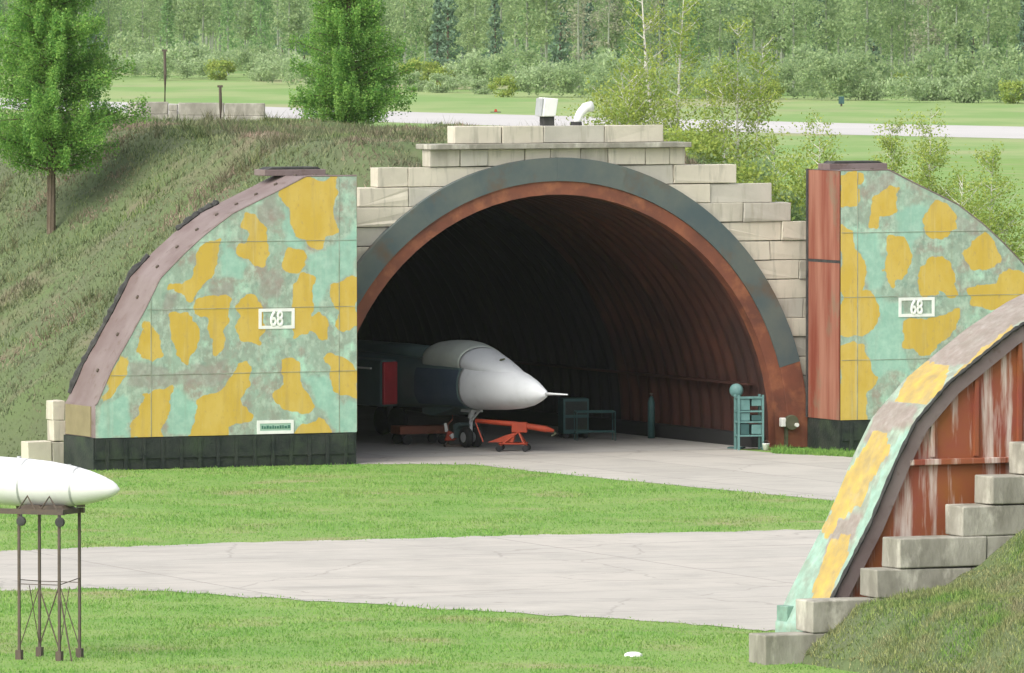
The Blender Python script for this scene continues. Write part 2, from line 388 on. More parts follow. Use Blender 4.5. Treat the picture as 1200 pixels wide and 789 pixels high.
# ------------------------------------------------------------------ local frames of the two shelters
TH = R(25); CT, ST = math.cos(TH), math.sin(TH)
class Frame:                                   # local x = along the door plane, local y = into the main shelter
    def __init__(s, O): s.O = np.array(O); s.ux = np.array([CT, ST, 0]); s.uy = np.array([-ST, CT, 0])
    def w(s, x, y, z): return s.O + s.ux * x + s.uy * y + np.array([0, 0, z])
    def loc(s, p):
        d = np.asarray(p) - s.O; return float(d @ s.ux), float(d @ s.uy), float(d[2])
    def at(s, px, py, y):                      # pixel -> (x, z) on the plane local y
        d = ray(px, py); t = (y - (CAM - s.O) @ s.uy) / (d @ s.uy); q = s.loc(CAM + d * t); return q[0], q[2]
A = Frame(G(650, 532)); B = Frame(G(911, 764))

# ------------------------------------------------------------------ ground
def flat(name, pts, z, m, kind='structure', th=0.0):
    mb = MB(); mb.add([(p[0], p[1], z) for p in pts], [tuple(range(len(pts)))]); o = mb.build(name, m)
    if o.data.polygons[0].normal.z < 0: o.data.flip_normals()
    return tag(o, kind=kind)
flat('ground', [(-700, -60), (700, -60), (700, 1900), (-700, 1900)], 0.0, M['grass'])
def smooth_edge(pts, n=8, amp=0.25, seed=1):
    out = []
    for i in range(len(pts) - 1):
        for k in range(n):
            t = k / n; x = pts[i][0] * (1 - t) + pts[i + 1][0] * t; y = pts[i][1] * (1 - t) + pts[i + 1][1] * t
            out.append((x, y + amp * random.uniform(-1, 1)))
    out.append(pts[-1]); return out
taxi_px = [(-2000, 690)] + smooth_edge([(-150, 650), (0, 646), (300, 636), (600, 628), (960, 621), (1500, 612)], 18, .9) + [(3000, 585), (3000, 745)] + \
          smooth_edge([(1500, 775), (1000, 748), (880, 737.5), (700, 725), (450, 710), (130, 690), (0, 692), (-150, 694)], 14, 1.3) + [(-2000, 722)]
taxi_w = [G(*p) for p in taxi_px]
flat('taxiway', taxi_w, 0.012, M['taxi'])
apron_px = smooth_edge([(330, 546), (418, 544), (500, 544), (560, 545), (620, 552), (800, 570), (990, 588), (1400, 626)], 10, .4) + \
           smooth_edge([(1400, 560), (985, 535), (905, 531), (860, 527), (500, 527), (330, 530)], 4, .2)
apron_w = [G(*p) for p in apron_px]
flat('apron', apron_w, 0.008, M['apron'])
run_w = [G(*p) for p in [(-600, 96), (313, 125.5), (494, 132), (982, 144.5), (1183, 148.5), (2000, 163), (2000, 180), (1183, 162.5), (982, 158), (494, 145), (313, 138), (-600, 110)]]
fpx = [(-900, 178), (-900, 70), (2100, 100), (2100, 200), (1200, 186), (600, 186)]
flat('field', [G(*p) for p in fpx], 0.006, M['field'])
flat('runway', run_w, 0.02, M['runway'])
# shelter floor
fl = [A.w(x, y, 0) for x, y in ((-8.2, -.05), (8.2, -.05), (8.2, 32), (-8.2, 32))]
flat('floor', fl, 0.016, M['floor'])

# ------------------------------------------------------------------ main mound
RAD, CZ = 9.2, 0.5
def hp(u):
    a = np.abs(u); return np.clip(10.15 - np.maximum(0, np.sqrt((a - 5.2) ** 2 + 1.2) * (a > 5.2) - 1.1 * (a > 5.2)) * .76, -.4, 10.15)
STEP0 = A.at(863, 192, 0)[1]; PAR1 = A.at(650, 147.5, 0)[1]
def step_top(u):
    a = np.abs(u); return np.where(a < 3.2, PAR1 - .3, np.where(a < 4.0, PAR1 - .8, np.clip(STEP0 - .1 - np.maximum(a - 5.4, 0) * .80, -.4, 20)))
def mound_h(x, y):
    z = hp(x)
    kf = np.clip((y - .5) / 3.5, 0, 1); z = z * kf + np.minimum(z, step_top(x)) * (1 - kf)
    z = np.where(y > 44, z - (y - 44) * .62, z)
    z = np.where((y < .4) & (np.abs(x) < 17), z - 1.0, z); z = np.where(y < .3, z - (.3 - y) * 1.15, z)
    bumps = vnoise(x * .35, y * .35, 3) * .38 + vnoise(x * 1.3, y * 1.3, 5, 3) * .13
    k = np.clip((y - .5) / 2.5, 0, 1) * np.clip((z + .2) / 1.5, 0, 1)
    return z + bumps * k - .12 * (1 - k)
xs = np.arange(-34, 34.01, .4); ys = np.concatenate([np.arange(-8.1, .3, .4), [0.3], np.arange(.7, 66, .4)])
X, Y = np.meshgrid(xs, ys, indexing='ij'); Z = mound_h(X, Y)
Fm = grid_faces(len(xs), len(ys)); xc = X.ravel()[Fm].mean(1); yc = Y.ravel()[Fm].mean(1); zm = Z.ravel()[Fm].max(1)
keep = ((yc > .3) | (np.abs(xc) > 18.0)) & (zm > -.35)
V = np.stack([X.ravel(), Y.ravel(), np.maximum(Z.ravel(), -.4)], 1)
mo = np_mesh('mound', V, Fm[keep], M['mound'], smooth=True); mo.location = A.O; mo.rotation_euler = (0, 0, TH); tag(mo, kind='structure')
def on_mound(px, py):
    d = ray(px, py)
    for D in np.arange(296, 385, .1):
        p = CAM + d * (D / d[1]); q = A.loc(p)
        if q[1] > .4 and q[2] <= float(mound_h(np.array(q[0]), np.array(q[1]))): return p
    return G(px, py)
def mound_pt(x, y): return A.w(x, y, float(mound_h(np.array(float(x)), np.array(float(y)))))

# ------------------------------------------------------------------ main shelter
sh = thing('aircraft_shelter', 'arched concrete aircraft shelter under the grass mound, open with the jet inside', 'aircraft shelter', A.O, TH)
def arch_pts(r, n=72, z0=-.02):
    pts = [(r, z0)] + [(r * math.cos(t), CZ + r * math.sin(t)) for t in np.linspace(0, math.pi, n)] + [(-r, z0)]
    return pts
def arch_band(r0, r1, y0, y1, n=72, jit=0.0):
    a = arch_pts(r0, n); b = arch_pts(r1, n); k = len(a)
    vs = [(x, y0, z) for x, z in a] + [(x, y0, z) for x, z in b] + [(x, y1, z) for x, z in a] + [(x, y1, z) for x, z in b]
    fs = []
    for i in range(k - 1):
        fs += [(i, i + 1, k + i + 1, k + i), (2 * k + i, 3 * k + i, 3 * k + i + 1, 2 * k + i + 1), (i, 2 * k + i, 2 * k + i + 1, i + 1), (k + i, k + i + 1, 3 * k + i + 1, 3 * k + i)]
    return MB().add(vs, fs)
def arch_sector(r0, r1, y0, y1, t0, t1, n, z0=None):
    pt = [(math.cos(t), CZ / 1 + 0 * t, math.sin(t)) for t in np.linspace(t0, t1, n)]
    vs = []
    for c, _, s_ in pt:
        for rr_, yy_ in ((r0, y0), (r1, y0), (r1, y1), (r0, y1)): vs.append((rr_ * c, yy_, CZ + rr_ * s_))
    fs = [(0, 1, 2, 3), tuple((n - 1) * 4 + k for k in (3, 2, 1, 0))]
    for i in range(n - 1):
        for k in range(4): fs.append((i * 4 + k, i * 4 + (k + 1) % 4, (i + 1) * 4 + (k + 1) % 4, (i + 1) * 4 + k))
    return MB().add(vs, fs)
edges = [R(15), R(33), R(47), R(60), R(74), R(90), R(107), R(123), R(139), R(161)]
for i in range(len(edges) - 1):
    j = random.uniform(-.012, .012)
    arch_sector(8.44, RAD + j, -.22 + random.uniform(-.008, .008), .3, edges[i], edges[i + 1], 6).build('arch_ring', M['ring'], sh)
for t0, t1 in ((R(-3), R(15)), (R(161), R(183))): arch_sector(8.44, RAD, -.21, .3, t0, t1, 8).build('ring_foot', M['rim'], sh, bevel=.015)
arch_band(8.0, 8.437, -.16, .35, 40).build('arch_rim', M['rim'], sh, smooth=False)
# corrugated vault
na, ny = 66, 560
yy = np.linspace(.3, 32, ny); tt = np.linspace(0, math.pi, na)
rr = 8.07 + .085 * np.tanh(2.2 * np.sin(yy * 2 * math.pi / .78))
Vx = np.concatenate([np.stack([rr, yy, np.full(ny, -.02)], 1)[None]] + [np.stack([rr * math.cos(t), yy, CZ + rr * math.sin(t)], 1)[None] for t in tt] + [np.stack([-rr, yy, np.full(ny, -.02)], 1)[None]])
cut = int(ny * .36)  # past the cut the lining colour carries the interior shade
for a_, b_, m_n in ((0, cut + 1, 'lining'), (cut, ny, 'lining_shaded')):
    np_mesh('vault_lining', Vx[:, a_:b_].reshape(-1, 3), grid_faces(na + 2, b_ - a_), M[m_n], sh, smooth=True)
rw = MB(); rw.prism_xz(arch_pts(8.2, 40), 31.9, 32.3); rw.build('rear_wall', M['skirt'], sh)
# outer skin keeps daylight out of the vault
arch_band(8.6, 8.75, .32, 32.2, 40).build('vault_shell', M['blockgrey'], sh)
# wall rail along the right side inside
rl = MB(); rl.box(7.55, 7.78, 1.0, 31, 2.05, 2.12); rl.build('wall_rail', M['lining'], sh)
kb = MB(); kb.box(7.45, 7.9, .5, 31.5, 0, .45); kb.build('kerb', M['dark'], sh)  # low kerb strip in one even near-black paint

# stepped head wall of concrete blocks
def cut_block(z0, z1, a, b, side):
    """block in a row from |x|=a to b, its inner end following the arch"""
    Rin = 8.9
    pts = []
    for z in np.linspace(z0, z1, 6):
        h = z - CZ; xi = math.sqrt(max(Rin ** 2 - h ** 2, 0)) if h > 0 else Rin
        pts.append((max(a, xi), z))
    if pts[0][0] > b - .15: return None
    pts = [(min(x, b), z) for x, z in pts]
    poly = pts + [(b, z1), (b, z0)]
    return [(side * x, z) for x, z in poly]
def zrow(px, py): return A.at(px, py, 0)[1]
rows = [zrow(863, 192), zrow(905, 215.5), zrow(925, 238), zrow(940, 259)]
step = (rows[0] - rows[3]) / 3
tops = [rows[0] - i * step for i in range(16)]
ext_r = [A.at(863, 200, 0)[0], A.at(905, 225, 0)[0], A.at(926, 245, 0)[0]]
ext_l = [-A.at(443, 200, 0)[0], -A.at(421, 225, 0)[0], -A.at(398, 245, 0)[0]]
for e in (ext_r, ext_l):
    for i in range(3, 16): e.append(e[-1] + .78)
def block(poly, dy=0.0, m='block'):
    b = MB(); b.prism_xz(poly, dy, .62); b.build('concrete_block', M[m], sh, bevel=.02)
for i, zt in enumerate(tops):
    z1 = zt - .02; z0 = max(zt - step, 0)
    if z1 <= .1: break
    for side, ext in ((1, ext_r[i]), (-1, ext_l[i])):
        h = z0 - CZ; xin = math.sqrt(max(8.9 ** 2 - h * h, 0)) if h > 0 else 8.9
        x = ext; k = 0
        while x > xin + .1 or k == 0:
            Lb = random.choice([1.75, 2.0, 2.3]) if k or random.random() < .7 else 1.1
            a = x - Lb
            if a - xin < .5: a = 0
            poly = cut_block(z0, z1, max(a + .02, 0), x, side)
            if poly: block(poly, random.uniform(-.04, .05))
            x = a; k += 1
            if a <= xin: break
# rows over the crown: one course with the cap slab, one parapet course
c0 = rows[0]; xl, xr = A.at(503, 180, 0)[0], A.at(803, 180, 0)[0]; c1 = zrow(650, 174)
def rowx(xa, xb, z0, z1, lens, dy=0):
    x = xa; k = 0
    while x < xb - .05:
        L = min(lens[k % len(lens)], xb - x)
        if xb - x - L < .4: L = xb - x
        b = MB(); b.box(x + .012, x + L - .012, dy + random.uniform(-.04, .03), .62, z0, z1); b.build('concrete_block', M['block'], sh, bevel=.02); x += L; k += 1
rowx(xl, xr, c0 + .01, c1 - .01, [1.1, 1.0, 1.35, .9])
cap = MB(); cap.box(xl - .08, xr + .1, -.28, .9, c1, c1 + .17); cap.build('cap_slab', M['blockgrey'], sh, bevel=.02)
p1 = zrow(650, 147.5); xl2, xr2 = A.at(533, 158, 0)[0], A.at(778, 158, 0)[0]
rowx(xl2, xr2, c1 + .18, p1, [1.7, 1.5, 2.2, 2.4], .02)
# lowest steps showing left of the left door
for (ax, ay, bx, by) in ((62, 470, 76, 492), (63, 493, 77, 517), (62, 518, 77, 542), (33, 518, 61, 541)):
    x0, z1 = A.at(ax, ay, .2); x1, z0 = A.at(bx, by, .2)
    b = MB(); b.box(x0, x1, .2, .8, max(z0, -.05) - (.12 if by > 535 else 0), z1); b.build('concrete_block', M['block'], sh, bevel=.02)

# ------------------------------------------------------------------ sliding doors
left_px = [(112, 513), (112, 476), (114, 474), (132, 432), (151, 398.5), (171, 362), (188, 327), (215, 299), (240, 276), (272, 251.5), (327, 224), (358.6, 207.5), (418, 207.5)]
YF = -2.9
lp = [A.at(px, py, YF) for px, py in left_px]
uR = lp[-1][0]
zsk = lp[0][1] - .02
S = [(uR - x, z) for x, z in lp]                # (distance from the inner edge, height), from the bottom outer end
ztop = max(z for _, z in S); S[-1] = (0, ztop); S[-2] = (S[-2][0], ztop)
def ZT(d):
    ds = [s[0] for s in S[1:]][::-1]; zs = [s[1] for s in S[1:]][::-1]
    return np.interp(d, ds, zs)
DW = S[0][0]
yl = [[(358,208),(390,207),(392,228),(393,255),(390,268),(378,278),(376,292),(364,292),(360,283),(350,278),(337,265),(336,240),(329,228),(345,215)],
 [(282,262),(292,248),(303,250),(309,265),(311,300),(307,314),(295,314),(289,302),(276,296),(276,286),(288,278),(284,266)],
 [(333,293),(345,292),(360,297),(362,318),(352,322),(330,310)],
 [(245,283),(259,280),(258,300),(249,318),(235,338),(228,347),(212,350),(200,345),(201,334),(216,335),(226,325),(225,305),(232,292)],
 [(232,346),(258,343),(271,350),(269,373),(260,410),(252,416),(249,400),(243,375),(233,362)],
 [(345,332),(356,326),(369,329),(369,355),(360,395),(347,398),(344,375),(342,350)],
 [(388,332),(420,328),(420,380),(400,382),(387,365)],
 [(364,375),(375,370),(384,380),(382,398),(372,403),(364,392)],
 [(283,352),(302,352),(306,385),(300,402),(280,400),(279,380)],
 [(199,366),(225,363),(231,400),(222,432),(210,425),(200,395)],
 [(158,394),(170,380),(181,390),(186,415),(178,425),(165,418)],
 [(120,464),(141,413),(150,420),(146,440),(140,455),(125,468)],
 [(165,460),(198,456),(200,480),(190,516),(155,516),(152,495),(162,480)],
 [(225,467),(240,462),(262,452),(275,440),(281,425),(290,424),(300,438),(298,452),(282,465),(298,482),(296,492),(270,495),(266,516),(222,516),(226,490)],
 [(325,423),(340,420),(356,428),(358,458),(370,478),(360,484),(346,486),(334,480),(320,462),(326,450)],
 [(378,418),(388,413),(402,420),(420,430),(420,474),(395,465),(385,455),(388,435)],
 [(346,503),(375,492),(392,503),(392,516),(340,516)]]
pl = [[(150,425),(175,428),(200,440),(270,420),(268,440),(230,455),(180,456),(150,450)], [(247,330),(271,332),(270,348),(250,346)], [(300,240),(326,232),(327,255),(309,262)],
      [(198,350),(212,352),(205,366),(190,364)], [(305,312),(330,318),(330,345),(308,350)]]
bl = [[(336,262),(350,279),(360,286),(355,293),(333,290),(328,270),(330,235)], [(198,460),(225,470),(224,513),(200,513)], [(262,283),(276,298),(288,312),(284,330),(262,325)], [(363,300),(390,285),(418,270),(418,325),(388,330),(372,370),(366,330)],
      [(360,440),(384,440),(395,470),(418,480),(418,510),(392,500),(374,480)], [(118,476),(150,462),(150,513),(114,513)]]
yr = [[(984,204),(1015,204),(1005,230),(993,241),(984,238)], [(1025,225),(1050,225),(1050,246),(1037,256),(1031,271),(1022,268)],
 [(1085,243),(1091,232),(1121,246),(1120,268),(1107,276),(1091,273),(1085,259)], [(1123,297),(1139,281),(1154,271),(1170,287),(1178,300),(1167,309),(1151,316),(1129,306)],
 [(1039,279),(1063,278),(1069,297),(1059,328),(1044,335),(1034,322)], [(984,271),(1002,271),(1009,297),(1015,306),(1012,346),(984,346)],
 [(1077,319),(1088,303),(1107,306),(1121,322),(1118,344),(1091,346),(1077,338)], [(1135,338),(1183,318),(1215,330),(1200,352),(1161,363),(1142,360)],
 [(984,346),(1021,346),(1031,373),(1028,389),(1009,396),(984,389)], [(1058,373),(1104,373),(1124,360),(1124,386),(1090,412),(1058,412)],
 [(984,399),(1008,403),(1031,439),(1015,465),(1012,500),(984,500)], [(1200,400),(1240,390),(1250,430),(1210,440)], [(1150,420),(1180,430),(1170,470),(1140,460)]]
pr = [[(1016,204),(1046,204),(1048,222),(1020,222)], [(1120,248),(1150,262),(1140,275),(1122,272)]]
br = [[(1050,250),(1085,235),(1085,270),(1065,300),(1052,276)], [(1003,272),(1030,275),(1035,330),(1018,346),(1012,300)], [(1022,350),(1055,350),(1058,412),(1075,440),(1030,440),(1012,398),(1032,385)]]

def sliding_door(label, plates, yf, yb, u_in, sgn, ypolys, ppolys, bpolys):
    """u_in: local x of the inner edge; sgn -1: the leaf extends to the left"""
    base = A.w(u_in + sgn * DW / 2, (yf + yb) / 2, 0)
    t = thing('shelter_door', label, 'sliding door', base, TH, 'sliding doors of the shelters')
    ox, oy, _ = A.loc(base)
    def LX(d): return u_in + sgn * d - ox
    y0, y1 = yf - oy, yb - oy
    nu, nv = 190, 190
    dd = np.linspace(0, DW, nu); top = ZT(dd); vv = np.linspace(0, 1, nv)
    Dg = np.repeat(dd[:, None], nv, 1); Zg = zsk + (top[:, None] - zsk) * vv[None]
    V = np.stack([LX(Dg).ravel(), np.full(Dg.size, y0), Zg.ravel()], 1)
    # paint: the traced patches tested on the door plane
    wx = Dg + vnoise(Dg * 1.6, Zg * 1.6, 8, 5) * .34; wz = Zg + vnoise(Dg * 1.6, Zg * 1.6, 9, 5) * .34
    def mask(polys):
        r = np.zeros(Dg.shape, bool)
        for pp in polys:
            q = [A.at(a, b, yf) for a, b in pp]; q = [(sgn * (x - u_in), z) for x, z in q]
            r |= inside(wx, wz, q)
        f = r.astype(float)
        for _ in range(2):
            g = f.copy(); g[1:-1, 1:-1] = (f[1:-1, 1:-1] * 2 + f[:-2, 1:-1] + f[2:, 1:-1] + f[1:-1, :-2] + f[1:-1, 2:]) / 6; f = g
        return f
    C = np.stack([mask(ypolys), mask(ppolys) * .5, mask(bpolys) * .8, np.ones(Dg.shape)], 2)
    fr = np_mesh('front_panel', V, grid_faces(nu, nv), M['camo'], t, attr=C.reshape(-1, 4))
    if (fr.data.polygons[0].normal.y > 0): fr.data.flip_normals()
    # panel seams: thin proud strips belonging to the front panel
    sm = MB()
    for pz in (283, 361, 437):
        z = A.at(300, pz, -2.9)[1]
        dmax = float(np.interp(-z, [-s[1] for s in S[1:]][::-1], [s[0] for s in S[1:]][::-1])) - .05
        a, b = sorted((LX(.03), LX(dmax))); sm.box(a, b, y0 - .012, y0 + .01, z - .008, z + .008)
    for d in (.62, 7.15):
        zt = float(ZT(d)) - .05; sm.box(LX(d) - .009, LX(d) + .009, y0 - .014, y0 + .01, zsk, zt)
    sm.build('seam_strip', M['seam'], t)
    # curved edge band (door thickness)
    cur = [(DW, zsk)] + [(float(d), float(ZT(d))) for d in np.linspace(DW, 0, 120)]
    nt_ = 9; vs = []
    for d, z in cur:
        for k in range(nt_): vs.append((LX(d), y0 + (y1 - y0) * k / (nt_ - 1), z + .004))
    np_mesh('edge_band', vs, grid_faces(len(cur), nt_), M['pinkband'], t)
    # pale edging strips on the band's two rims
    ed = MB(); ed.tube([(LX(d), y0 + .02, z + .02) for d, z in cur[1:]], .035, 5); ed.build('edge_rail', M['pinkband'], t)
    # bolt holes on band
    bo = MB()
    for i in range(8, len(cur) - 12, 9):
        d, z = cur[i]; d2, z2 = cur[i + 1]; nrm = Vector((sgn * (z2 - z) * 1, 0, abs(d2 - d))); nrm.normalize()
        nrm = Vector((sgn * abs(z2 - z), 0, abs(d2 - d))).normalized()
        p = Vector((LX(d), y0 + (y1 - y0) * .42, z + .01)); bo.lathe([(0, .07), (.05, .06), (.055, .001)], p, nrm, 7)
    bo.build('lifting_lug', M['steel'], t)
    # rear and inner end
    pts = [(LX(0), zsk)] + [(LX(d), z) for d, z in cur]
    rp = MB(); rp.add([(x, y1, z) for x, z in pts], [tuple(range(len(pts)))]); rp.build('rear_panel', M['rustred'], t)
    e = MB(); x = LX(0); zm = zsk + (ztop - zsk) * .635
    e.box(min(x, x - sgn * .03), max(x, x - sgn * .03), y0 + .04, y1 - .02, zsk, zm - .05)
    e.box(min(x, x - sgn * .03), max(x, x - sgn * .03), y0 + .04, y1 - .02, zm + .05, ztop - .01)
    e.build('end_panel', M['rustend'], t)
    e = MB(); e.box(min(x, x - sgn * .02), max(x, x - sgn * .02), y0 + .03, y1 - .01, zm - .05, zm + .05)
    e.box(min(x, x - sgn * .07), max(x, x - sgn * .07), y1 - .12, y1, zsk, ztop + .03); e.build('end_frame', M['rubber'], t)
    xb = LX(DW); tbx_ = MB(); tbx_.box(min(xb, xb + sgn * .03), max(xb, xb + sgn * .03), y0 + .35, y1 - .1, zsk + .03, S[1][1] - .03); tbx_.build('end_box', M['tan'], t)
    # skirt
    sk = MB(); a, b = sorted((LX(.0), LX(DW + .05)))
    sk.box(a, b, y0 + .05, y1, .02, zsk - .002); 
    a2, b2 = sorted((LX(.1), LX(DW))); sk.box(a2, b2, y0 + .0, y0 + .05, .35, zsk - .03)
    for k in range(14):
        xx = LX(.4 + k * (DW - .8) / 13); sk.box(xx - .05, xx + .05, y0 - .03, y0 + .05, .0, zsk - .05)
    sk.build('base_skirt', M['skirt'], t)
    # ragged seal along the outer rear rim and the roller housing on top
    se = MB()
    segs = [(3, 40), (52, 72)] if sgn < 0 else [(40, 60)]
    for s0, s1 in segs:
        path = []; rad = []
        for i in range(s0, s1): 
            d, z = cur[i]; path.append((LX(d + .03 * random.random()), y1 - .04, z + .03 + .03 * random.random())); rad.append(.06 + .07 * random.random())
        se.tube(path, rad, 6)
    se.build('edge_seal', M['rubber'], t)
    rh = MB(); a, b = sorted((LX(.35), LX(2.5))); rh.box(a, b, y1 - .9, y1 - .05, ztop, ztop + .2, 0)
    rh.prism_xz([(LX(.5), ztop + .2), (LX(2.4), ztop + .2), (LX(2.2), ztop + .28), (LX(.6), ztop + .28)], y1 - .85, y1 - .1, 1)
    rh.build('roller_housing', [M['pinkband'], M['rubber']], t, bevel=.02)
    # number plate and lower plate
    for (ax, ay, bx, by, kind) in plates:
        x0, z1 = A.at(ax, ay, yf); x1, z0 = A.at(bx, by, yf); x0 -= ox; x1 -= ox; yy = y0 - .022; wd = .10
        f = MB()
        if kind == 'text':
            f.box(x0 + wd, x1 - wd, yy + .008, y0 - .002, z0 + wd, z1 - wd); f.build('sign_board', M['plate'], t); f = MB()
        for q in ((x0, x1, z0, z0 + wd), (x0, x1, z1 - wd, z1), (x0, x0 + wd, z0 + wd, z1 - wd), (x1 - wd, x1, z0 + wd, z1 - wd)):
            f.box(q[0], q[1], yy, y0 - .003, q[2], q[3])
        f.build('sign_border', M['white'], t)
        if kind == 'num':
            tc = bpy.data.curves.new('number', 'FONT'); tc.body = '68'; tc.size = .66; tc.align_x = 'CENTER'; tc.extrude = .006; tc.offset = .0; tc.bevel_depth = .022; tc.bevel_resolution = 0
            to = bpy.data.objects.new('tmp', tc); col.objects.link(to); bpy.context.view_layer.update()
            me = bpy.data.meshes.new_from_object(to.evaluated_get(bpy.context.evaluated_depsgraph_get())); bpy.data.objects.remove(to)
            me.materials.append(M['white']); no = bpy.data.objects.new('number', me); col.objects.link(no); no.parent = t
            no.rotation_euler = (R(90), 0, 0); no.scale = (.70, 1.02, 1); no.location = ((x0 + x1) / 2, yy + .01, (z0 + z1) / 2 - .23)
        else:
            g = MB(); xx = x0 + .16; random.seed(3)
            while xx < x1 - .2:
                L = random.uniform(.04, .1); zc = (z0 + z1) / 2
                g.box(xx, xx + L, yy - .002, yy + .007, zc - .05, zc + random.choice([.05, .03])); xx += L + .025
            g.build('lettering', M['ink'], t)
    return t
sliding_door('left shelter door leaf, mint and yellow camouflage, rising in front of the grass mound',
             [(303, 362, 345, 385, 'num'), (301, 493, 344, 508, 'text')], -2.9, -.35, uR, -1, yl, pl, bl)
uR2 = A.at(985, 400, -2.75)[0]
sliding_door('right shelter door leaf with red end face and yellow camouflage, right of the open arch',
             [(1053, 349, 1095, 371, 'num')], -2.75, -.35, uR2, 1, yr, pr, br)

# ------------------------------------------------------------------ near shelter: door seen from behind, stepped wall, berm
YR = -2.15
rear_px = [(958, 735), (975, 698), (1018, 614), (1049, 540), (1071, 495), (1110, 449), (1150, 416), (1183, 389), (1230, 358), (1290, 328), (1350, 305), (1420, 288)]
rc = [B.at(a, b, YR) for a, b in rear_px]
rc[0] = (rc[0][0], max(rc[0][1], .3))
nd = thing('shelter_door', 'nearest shelter door in the right foreground, its red ribbed back towards us', 'sliding door', B.w(5, -1, 0), TH, 'sliding doors of the shelters')
ox, oy, _ = B.loc(B.w(5, -1, 0))
xs_ = [p[0] for p in rc]; zs_ = [p[1] for p in rc]
xend = rc[-1][0]
tS = np.linspace(xs_[0], xend, 150); cz = np.interp(tS, xs_, zs_)
cx = np.concatenate([[xs_[0] - .02] * 6, tS]); czz = np.concatenate([np.linspace(.05, zs_[0], 6), cz])
ntb = 26; vs = []; px_ = []
for x, z in zip(cx, czz):
    for k in range(ntb):
        y = YR + (0 - YR) * k / (ntb - 1); vs.append((x - ox, y - oy, z)); px_.append(proj(B.w(x, y, z)))
px_ = np.array(px_); jx = px_[:, 0] + vnoise(px_[:, 0] * .08, px_[:, 1] * .08, 4) * 5; jy = px_[:, 1] + vnoise(px_[:, 0] * .08, px_[:, 1] * .08, 6) * 5
def bm_(polys):
    r = np.zeros(len(jx), bool)
    for q in polys: r |= inside(jx, jy, q)
    return r.astype(float)
yel = bm_([[(950, 705), (958, 668), (975, 630), (995, 628), (993, 650), (975, 690), (968, 712)], [(962, 624), (975, 596), (1000, 540), (1020, 512), (1042, 505), (1040, 530), (1022, 560), (1008, 590), (985, 608), (970, 632)],
           [(1048, 470), (1066, 440), (1085, 425), (1112, 428), (1106, 452), (1086, 474), (1062, 470)], [(1098, 462), (1130, 428), (1185, 382), (1190, 392), (1150, 420), (1112, 452)]])
pnk = bm_([[(962, 640), (985, 606), (1010, 602), (1004, 628), (985, 634), (970, 650)], [(1010, 520), (1030, 475), (1050, 468), (1075, 478), (1068, 495), (1045, 505)],
           [(1085, 425), (1110, 395), (1185, 340), (1300, 280), (1300, 330), (1188, 382), (1128, 430)]])
tea = bm_([[(905, 745), (912, 705), (960, 618), (978, 590), (985, 600), (960, 660), (945, 745)], [(968, 715), (998, 640), (1022, 575), (1050, 520), (1075, 492), (1062, 520), (1040, 560), (1010, 640), (985, 700)]])
np_mesh('edge_band', vs, grid_faces(len(cx), ntb), M['camo_worn'], nd, attr=np.stack([yel, pnk * .9, tea * .9 * (1 - yel), np.ones(len(yel))], 1))
# panels: red back with edge flange, cross beams and ribs; camouflaged front
pts = [(x - ox, z) for x, z in zip(cx, czz)] + [(xend - ox, .05)]
q = MB(); q.add([(x, YR + .16 - oy, z - .01) for x, z in pts], [tuple(range(len(pts)))]); q.build('rear_panel', M['rearred'], nd)
q = MB(); q.add([(x, -.002 - oy, z - .004) for x, z in pts], [tuple(range(len(pts)))]); q.build('front_panel', M['plate'], nd)
fg = []; n0 = len(cx)
inn = []
for i in range(n0):
    a = max(i - 1, 0); b = min(i + 1, n0 - 1); tx, tz = cx[b] - cx[a], czz[b] - czz[a]; l = math.hypot(tx, tz) or 1
    inn.append((cx[i] + tz / l * .42, czz[i] - tx / l * .36))
vs = [(x - ox, YR - oy, z) for x, z in zip(cx, czz)] + [(x - ox, YR - oy, z) for x, z in inn] + [(x - ox, YR + .15 - oy, z) for x, z in inn]
fs = [(i, i + 1, n0 + i + 1, n0 + i) for i in range(n0 - 1)] + [(n0 + i, n0 + i + 1, 2 * n0 + i + 1, 2 * n0 + i) for i in range(n0 - 1)]
MB().add(vs, fs).build('edge_flange', M['pinkband'], nd)
sl = MB(); sl.tube([(x - ox + .01, YR - .05 - oy, z) for x, z in zip(cx[5:], czz[5:])], [.03 + .03 * random.random() for _ in cx[5:]], 6); sl.build('edge_seal', M['rubber'], nd)
zb = B.at(1120, 541, YR)[1]
zb2 = B.at(1120, 430, YR)[1]
for zz, hh in ((zb, .07),):
    x0 = float(np.interp(zz, zs_, xs_)) + .4; bm2 = MB(); bm2.box(x0 - ox, xend - ox, YR + .0 - oy, YR + .15 - oy, zz - hh, zz + hh); bm2.build('cross_beam', M['rearred'], nd, bevel=.02)
for k in range(7):
    x = xs_[0] + 1.9 + k * 1.15; zt = float(np.interp(x, xs_, zs_)) - .45
    if zt > zb + .3: q = MB(); q.box(x - .05 - ox, x + .05 - ox, YR + .06 - oy, YR + .155 - oy, zb + .12, zt); q.build('stiffener', M['rearred'], nd)
sk = MB(); sk.box(xs_[0] - .1 - ox, xend - ox, YR + .3 - oy, -.05 - oy, 0, .4); sk.build('base_skirt', M['skirt'], nd)
tb = MB(); x0, z1 = B.at(909, 709, 0); x1, z0 = B.at(937, 741, 0); tb.box(-.03 - ox, x1 - ox, -.55 - oy, -.01 - oy, .03, z1); tb.build('end_box', M['tealworn'], nd, bevel=.02)

